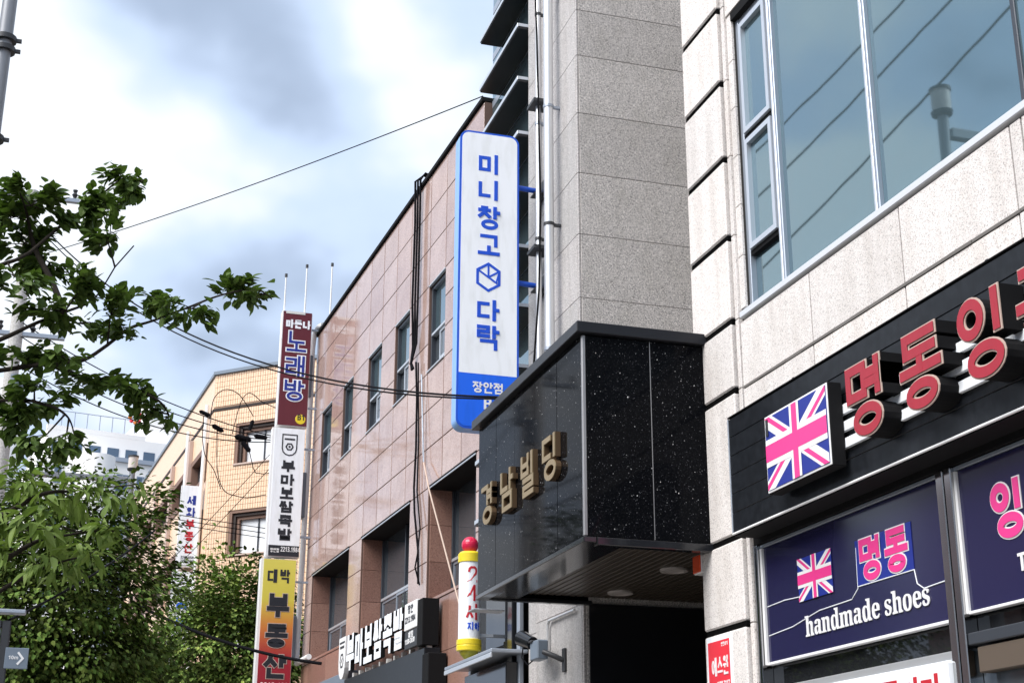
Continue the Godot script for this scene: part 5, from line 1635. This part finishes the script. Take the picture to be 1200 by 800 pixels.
func trees() -> void:
	var o := thing("street_tree", "dark leafy branches reaching in from the upper left, in front of the cloud", "tree")
	near_tree(o, [Vector3(-1.75, 0, -9.3), Vector3(-1.6, 2.2, -9.25), Vector3(-1.3, 4.4, -9.3)], [
		[Vector3(-1.45, 3.6, -9.3), Vector3(-1.26, 4.92, -9.36), Vector3(-0.89, 4.90, -9.19), Vector3(-0.59, 4.96, -8.95), Vector3(-0.43, 5.10, -9.04), Vector3(-0.26, 5.44, -9.34), Vector3(-0.10, 5.64, -9.43), Vector3(0.08, 5.74, -9.18), Vector3(0.22, 5.65, -8.95)],
		[Vector3(-1.55, 3.0, -9.3), Vector3(-1.16, 4.15, -9.38), Vector3(-0.83, 4.40, -9.19), Vector3(-0.53, 4.48, -8.95), Vector3(-0.35, 4.63, -9.04), Vector3(-0.19, 4.83, -9.35), Vector3(-0.01, 4.98, -9.43), Vector3(0.10, 5.12, -9.18), Vector3(0.20, 5.19, -8.95)],
		[Vector3(-1.55, 2.9, -9.25), Vector3(-1.11, 3.99, -9.00), Vector3(-0.78, 4.34, -9.33), Vector3(-0.54, 4.42, -9.41), Vector3(-0.23, 4.42, -9.15), Vector3(-0.05, 4.39, -8.95), Vector3(0.10, 4.56, -9.11), Vector3(0.23, 4.78, -9.40), Vector3(0.38, 4.85, -9.39), Vector3(0.55, 4.84, -9.08), Vector3(0.78, 4.91, -8.92), Vector3(1.01, 5.04, -9.11), Vector3(1.15, 5.08, -9.36)],
		[Vector3(-0.23, 4.41, -9.13), Vector3(-0.07, 4.43, -9.41), Vector3(0.07, 4.39, -9.38), Vector3(0.25, 4.28, -9.08), Vector3(0.44, 4.17, -8.94), Vector3(0.55, 4.09, -9.17)],
		[Vector3(-1.58, 2.7, -9.25), Vector3(-1.09, 3.80, -9.07), Vector3(-0.71, 4.14, -9.39), Vector3(-0.51, 4.21, -9.37), Vector3(-0.30, 4.14, -9.08), Vector3(-0.11, 4.04, -8.95), Vector3(-0.04, 3.96, -9.18)],
		[Vector3(-0.18, 4.70, -8.96), Vector3(-0.28, 4.98, -9.20), Vector3(-0.42, 5.29, -9.43), Vector3(-0.49, 5.48, -9.31), Vector3(-0.53, 5.49, -9.01)],
	], [
		[Vector3(-0.44, 5.51, -9.24), 0.27, 0.18], [Vector3(-0.16, 5.65, -9.39), 0.27, 0.15], [Vector3(0.10, 5.67, -9.01), 0.16, 0.12], [Vector3(0.01, 5.39, -9.21), 0.08, 0.16], [Vector3(-0.53, 5.32, -9.54), 0.18, 0.18], [Vector3(-0.31, 5.23, -9.55), 0.24, 0.14], [Vector3(-0.07, 4.88, -8.86), 0.22, 0.10], [Vector3(0.10, 4.80, -8.94), 0.17, 0.09], [Vector3(-0.46, 4.78, -8.78), 0.17, 0.08], [Vector3(0.36, 4.94, -9.14), 0.14, 0.07], [Vector3(0.54, 4.70, -8.76), 0.21, 0.07], [Vector3(0.80, 4.99, -9.13), 0.17, 0.09], [Vector3(1.01, 5.07, -9.28), 0.14, 0.07], [Vector3(-0.26, 4.72, -9.00), 0.22, 0.08], [Vector3(-0.04, 4.73, -9.36), 0.17, 0.05], [Vector3(-0.40, 4.47, -9.27), 0.19, 0.07], [Vector3(-0.17, 4.34, -8.77), 0.16, 0.05], [Vector3(0.04, 4.39, -9.25), 0.17, 0.08], [Vector3(0.25, 4.27, -8.98), 0.17, 0.09], [Vector3(0.40, 4.15, -9.11), 0.09, 0.11], [Vector3(-0.31, 4.24, -9.00), 0.17, 0.07], [Vector3(-0.20, 4.17, -9.37), 0.17, 0.10], [Vector3(-0.38, 3.99, -9.14), 0.14, 0.14], [Vector3(-0.09, 3.84, -8.89), 0.12, 0.07], [Vector3(0.17, 4.71, -9.24), 0.17, 0.06], [Vector3(-0.61, 5.51, -9.43), 0.15, 0.18], [Vector3(0.51, 4.06, -9.01), 0.06, 0.05], [Vector3(-0.27, 3.81, -8.95), 0.11, 0.08], [Vector3(-0.83, 5.27, -9.06), 0.23, 0.23], [Vector3(-0.84, 4.93, -9.56), 0.24, 0.24], [Vector3(-0.75, 4.42, -9.60), 0.24, 0.24],
	], 0, 0.078, 0.3, M.leaf, 8600.0)
	o = thing("street_tree", "bright green tree with drooping narrow leaves below the dark branches", "tree")
	near_tree(o, [Vector3(-1.5, 0, -11.2), Vector3(-1.4, 1.8, -11.1), Vector3(-1.1, 3.2, -10.9)], [
		[Vector3(-1.2, 2.8, -10.95), Vector3(-0.7, 3.5, -10.7), Vector3(-0.3, 3.85, -10.6), Vector3(0.0, 3.98, -10.8), Vector3(0.38, 3.98, -10.5)],
		[Vector3(-1.3, 2.4, -11.0), Vector3(-0.7, 3.1, -10.6), Vector3(-0.3, 3.45, -10.3), Vector3(0.0, 3.6, -10.5), Vector3(0.3, 3.66, -10.5)],
		[Vector3(-1.3, 2.3, -11.0), Vector3(-0.6, 3.0, -10.4), Vector3(-0.2, 3.3, -10.3), Vector3(0.12, 3.44, -10.4)],
	], [
		[Vector3(-0.41, 4.00, -10.63), 0.26, 0.13], [Vector3(-0.11, 3.96, -10.82), 0.29, 0.14], [Vector3(0.19, 3.99, -10.77), 0.25, 0.10], [Vector3(0.38, 3.93, -10.40), 0.09, 0.08], [Vector3(-0.30, 3.61, -10.17), 0.24, 0.15], [Vector3(0.01, 3.66, -10.62), 0.29, 0.15], [Vector3(0.26, 3.63, -10.54), 0.15, 0.14], [Vector3(-0.34, 3.43, -10.38), 0.22, 0.12], [Vector3(-0.08, 3.38, -10.28), 0.21, 0.12], [Vector3(0.12, 3.44, -10.42), 0.15, 0.09], [Vector3(-0.65, 3.71, -10.45), 0.25, 0.31],
	], 1, 0.135, 0.8, M.lance, 1900.0)
	o = thing("street_tree", "large dark street tree filling the lower left corner", "tree", Transform3D(Basis(), Vector3(-0.3, 0, -19.5)))
	street_tree(o, 6.4, Vector3(0.1, 4.15, 0), Vector3(1.65, 2.0, 1.7), 1150, 0.076, Color(0.074, 0.115, 0.025), 71)
	o = thing("street_tree", "round fresh green tree between the dark tree and the hung signs", "tree", Transform3D(Basis(), Vector3(3.2, 0, -31.0)))
	street_tree(o, 7.2, Vector3(0.15, 5.1, 0), Vector3(1.75, 2.1, 1.5), 820, 0.10, Color(0.12, 0.175, 0.042), 72)
	o = thing("street_tree", "farther tree whose top shows between the dark tree and the cream building", "tree", Transform3D(Basis(), Vector3(1.6, 0, -36.0)))
	street_tree(o, 6.0, Vector3(0.0, 4.9, 0), Vector3(0.9, 1.3, 1.0), 260, 0.14, Color(0.07, 0.11, 0.028), 73)

# ---------------------------------------------------------------- ground and the far side of the street
func ground() -> void:
	var road := bx("road", Vector3(-400, -0.4, -400), Vector3(400, -0.12, 400), M.asphalt, self)
	struct(road)
	var pave := bx("pavement", Vector3(-1.9, -0.3, -200), Vector3(5.0, -0.002, 60), M.paving, self)
	struct(pave)
	var kerb := bx("kerb", Vector3(-2.15, -0.3, -200), Vector3(-1.902, 0.004, 60), M.concrete, self, 0.02)
	struct(kerb)
	var n := 0
	for b in [[-42.0, -27.0, 13.0], [-25.5, -9.0, 10.5], [-7.5, 8.0, 15.0]]:
		var o := thing("opposite_building", ["brown shop building opposite, far end of the row", "low beige shop building opposite, middle of the row", "grey shop building opposite, near end of the row"][n], "building", Transform3D(Basis(Vector3(0, 0, -1), Vector3.UP, Vector3(1, 0, 0)), Vector3(-17.0, 0, 0)))
		var w: float = b[1] - b[0]
		var st := tool()
		var holes := []
		for f in int(b[2] / 3.2):
			for k in int(w / 2.6):
				holes.append(Rect2(-b[1] + 0.6 + k * 2.6, 0.9 + f * 3.2, 1.6, 1.6))
		holed(st, Rect2(-b[1], 0, w, b[2]), -0.4, 0, holes)
		build("wall", st, [M.brown[1], M.concrete, M.grey[0]][n], o)
		for h in holes:
			bx("window", Vector3(h.position.x, h.position.y, -0.25), Vector3(h.end.x, h.end.y, -0.2), M.dim_glass, o)
		bx("body", Vector3(-b[1], 0, -8), Vector3(-b[0], b[2], -0.45), M.dark, o)
		n += 1

func _ready() -> void:
	# camera
	var cam := Camera3D.new()
	cam.name = "camera"
	add_child(cam, true)
	var p := deg_to_rad(18.9)
	var yaw := deg_to_rad(-17.05)
	cam.transform = Transform3D(Basis(Vector3.UP, yaw) * Basis(Vector3.RIGHT, p) * Basis(Vector3.BACK, deg_to_rad(0.185)), Vector3(0, 1.6, 0))
	cam.fov = rad_to_deg(2.0 * atan(400.0 / 1700.0))
	cam.near = 0.05
	cam.far = 1200.0
	cam.current = true
	# sky, sun, exposure
	var env := Environment.new()
	env.background_mode = Environment.BG_SKY
	var sky := Sky.new()
	var pan := PanoramaSkyMaterial.new()
	pan.panorama = sky_picture()
	sky.sky_material = pan
	env.sky = sky
	env.background_energy_multiplier = 0.60
	env.tonemap_mode = Environment.TONE_MAPPER_LINEAR
	env.tonemap_exposure = 3.6
	env.sdfgi_enabled = true
	env.ssao_enabled = true
	env.ssil_enabled = true
	var we := WorldEnvironment.new()
	we.name = "environment"
	we.environment = env
	add_child(we, true)
	var sun := DirectionalLight3D.new()
	sun.name = "sun"
	add_child(sun, true)
	sun.look_at_from_position(Vector3.ZERO, -Vector3(-0.62, 0.74, 0.26), Vector3.UP)
	sun.light_color = Color(1.0, 0.985, 0.97)
	sun.light_energy = 0.5
	sun.light_angular_distance = 45.0
	sun.shadow_enabled = true
	rng.seed = 2024
	materials()
	M.sign_black = stone(cloudy(41, 0.02, Color(0.115, 0.125, 0.14), Color(0.14, 0.15, 0.168)), Color.WHITE, 1.2, 0.32, 0.3)
	M.fin = mat(lin(0.010, 0.011, 0.013), 0.4)
	M.coping = mat(lin(0.018, 0.019, 0.023), 0.3, 0.0, 0.3)
	M.soffit = mat(lin(0.05, 0.038, 0.028), 0.4)
	M.downlight = mat(lin(0.42, 0.38, 0.36), 0.35)
	M.gold_dark = mat(lin(0.16, 0.10, 0.055), 0.4, 0.6)
	M.blue_face = mat(lin(0.010, 0.14, 0.86), 0.35)
	M.sign_white = mat(lin(0.90, 0.93, 0.97), 0.4)
	M.frame_grey = mat(lin(0.16, 0.20, 0.25), 0.45)
	M.wood_brown = mat(lin(0.21, 0.12, 0.085), 0.6)
	M.wood_dark = mat(lin(0.035, 0.022, 0.018), 0.6)
	M.blind = mat(lin(0.78, 0.80, 0.82), 0.35)
	M.tower_white = mat(lin(0.95, 0.93, 0.90), 0.6)
	M.far_pane = mat(lin(0.08, 0.13, 0.20), 0.1, 0.1)
	M.lamp_grey = mat(lin(0.24, 0.25, 0.27), 0.45, 0.3)
	M.lamp_head = mat(lin(0.62, 0.55, 0.50), 0.35)
	for m in [M.sign_white, M.board, M.blue_face, M.light_blue, M.maroon, M.red_face]:
		worn(m, M.hint, Vector3(1.2, 0.25, 1.2))
	worn(M.sign_black, M.faint, Vector3(2.0, 0.3, 2.0))
	# yellow to red print
	var grad := Gradient.new()
	grad.offsets = PackedFloat32Array([0.0, 0.30, 0.52, 0.72, 1.0])
	grad.colors = PackedColorArray([Color(0.56, 0.10, 0.17), Color(0.62, 0.14, 0.19), Color(0.80, 0.47, 0.22), Color(0.83, 0.77, 0.30), Color(0.84, 0.80, 0.36)])
	var gt := GradientTexture2D.new()
	gt.gradient = grad
	gt.fill_from = Vector2(0, 1)
	gt.fill_to = Vector2(0, 0)
	gt.width = 8
	gt.height = 256
	M.fade = mat(Color.WHITE, 0.35)
	M.fade.albedo_texture = gt
	M.fade.uv1_triplanar = true
	M.fade.uv1_scale = Vector3(1.0 / 2.83, 1.0 / 2.83, 1.0 / 2.83)
	ground()
	far_towers()
	cream_building()
	pink_building()
	office_building()
	pale_building()
	trees()
	furniture()
	blue_sign()
	barber_pole()
	hung_signs()
	pork_sign()
	shoe_signs()
	security_camera()
	wires()
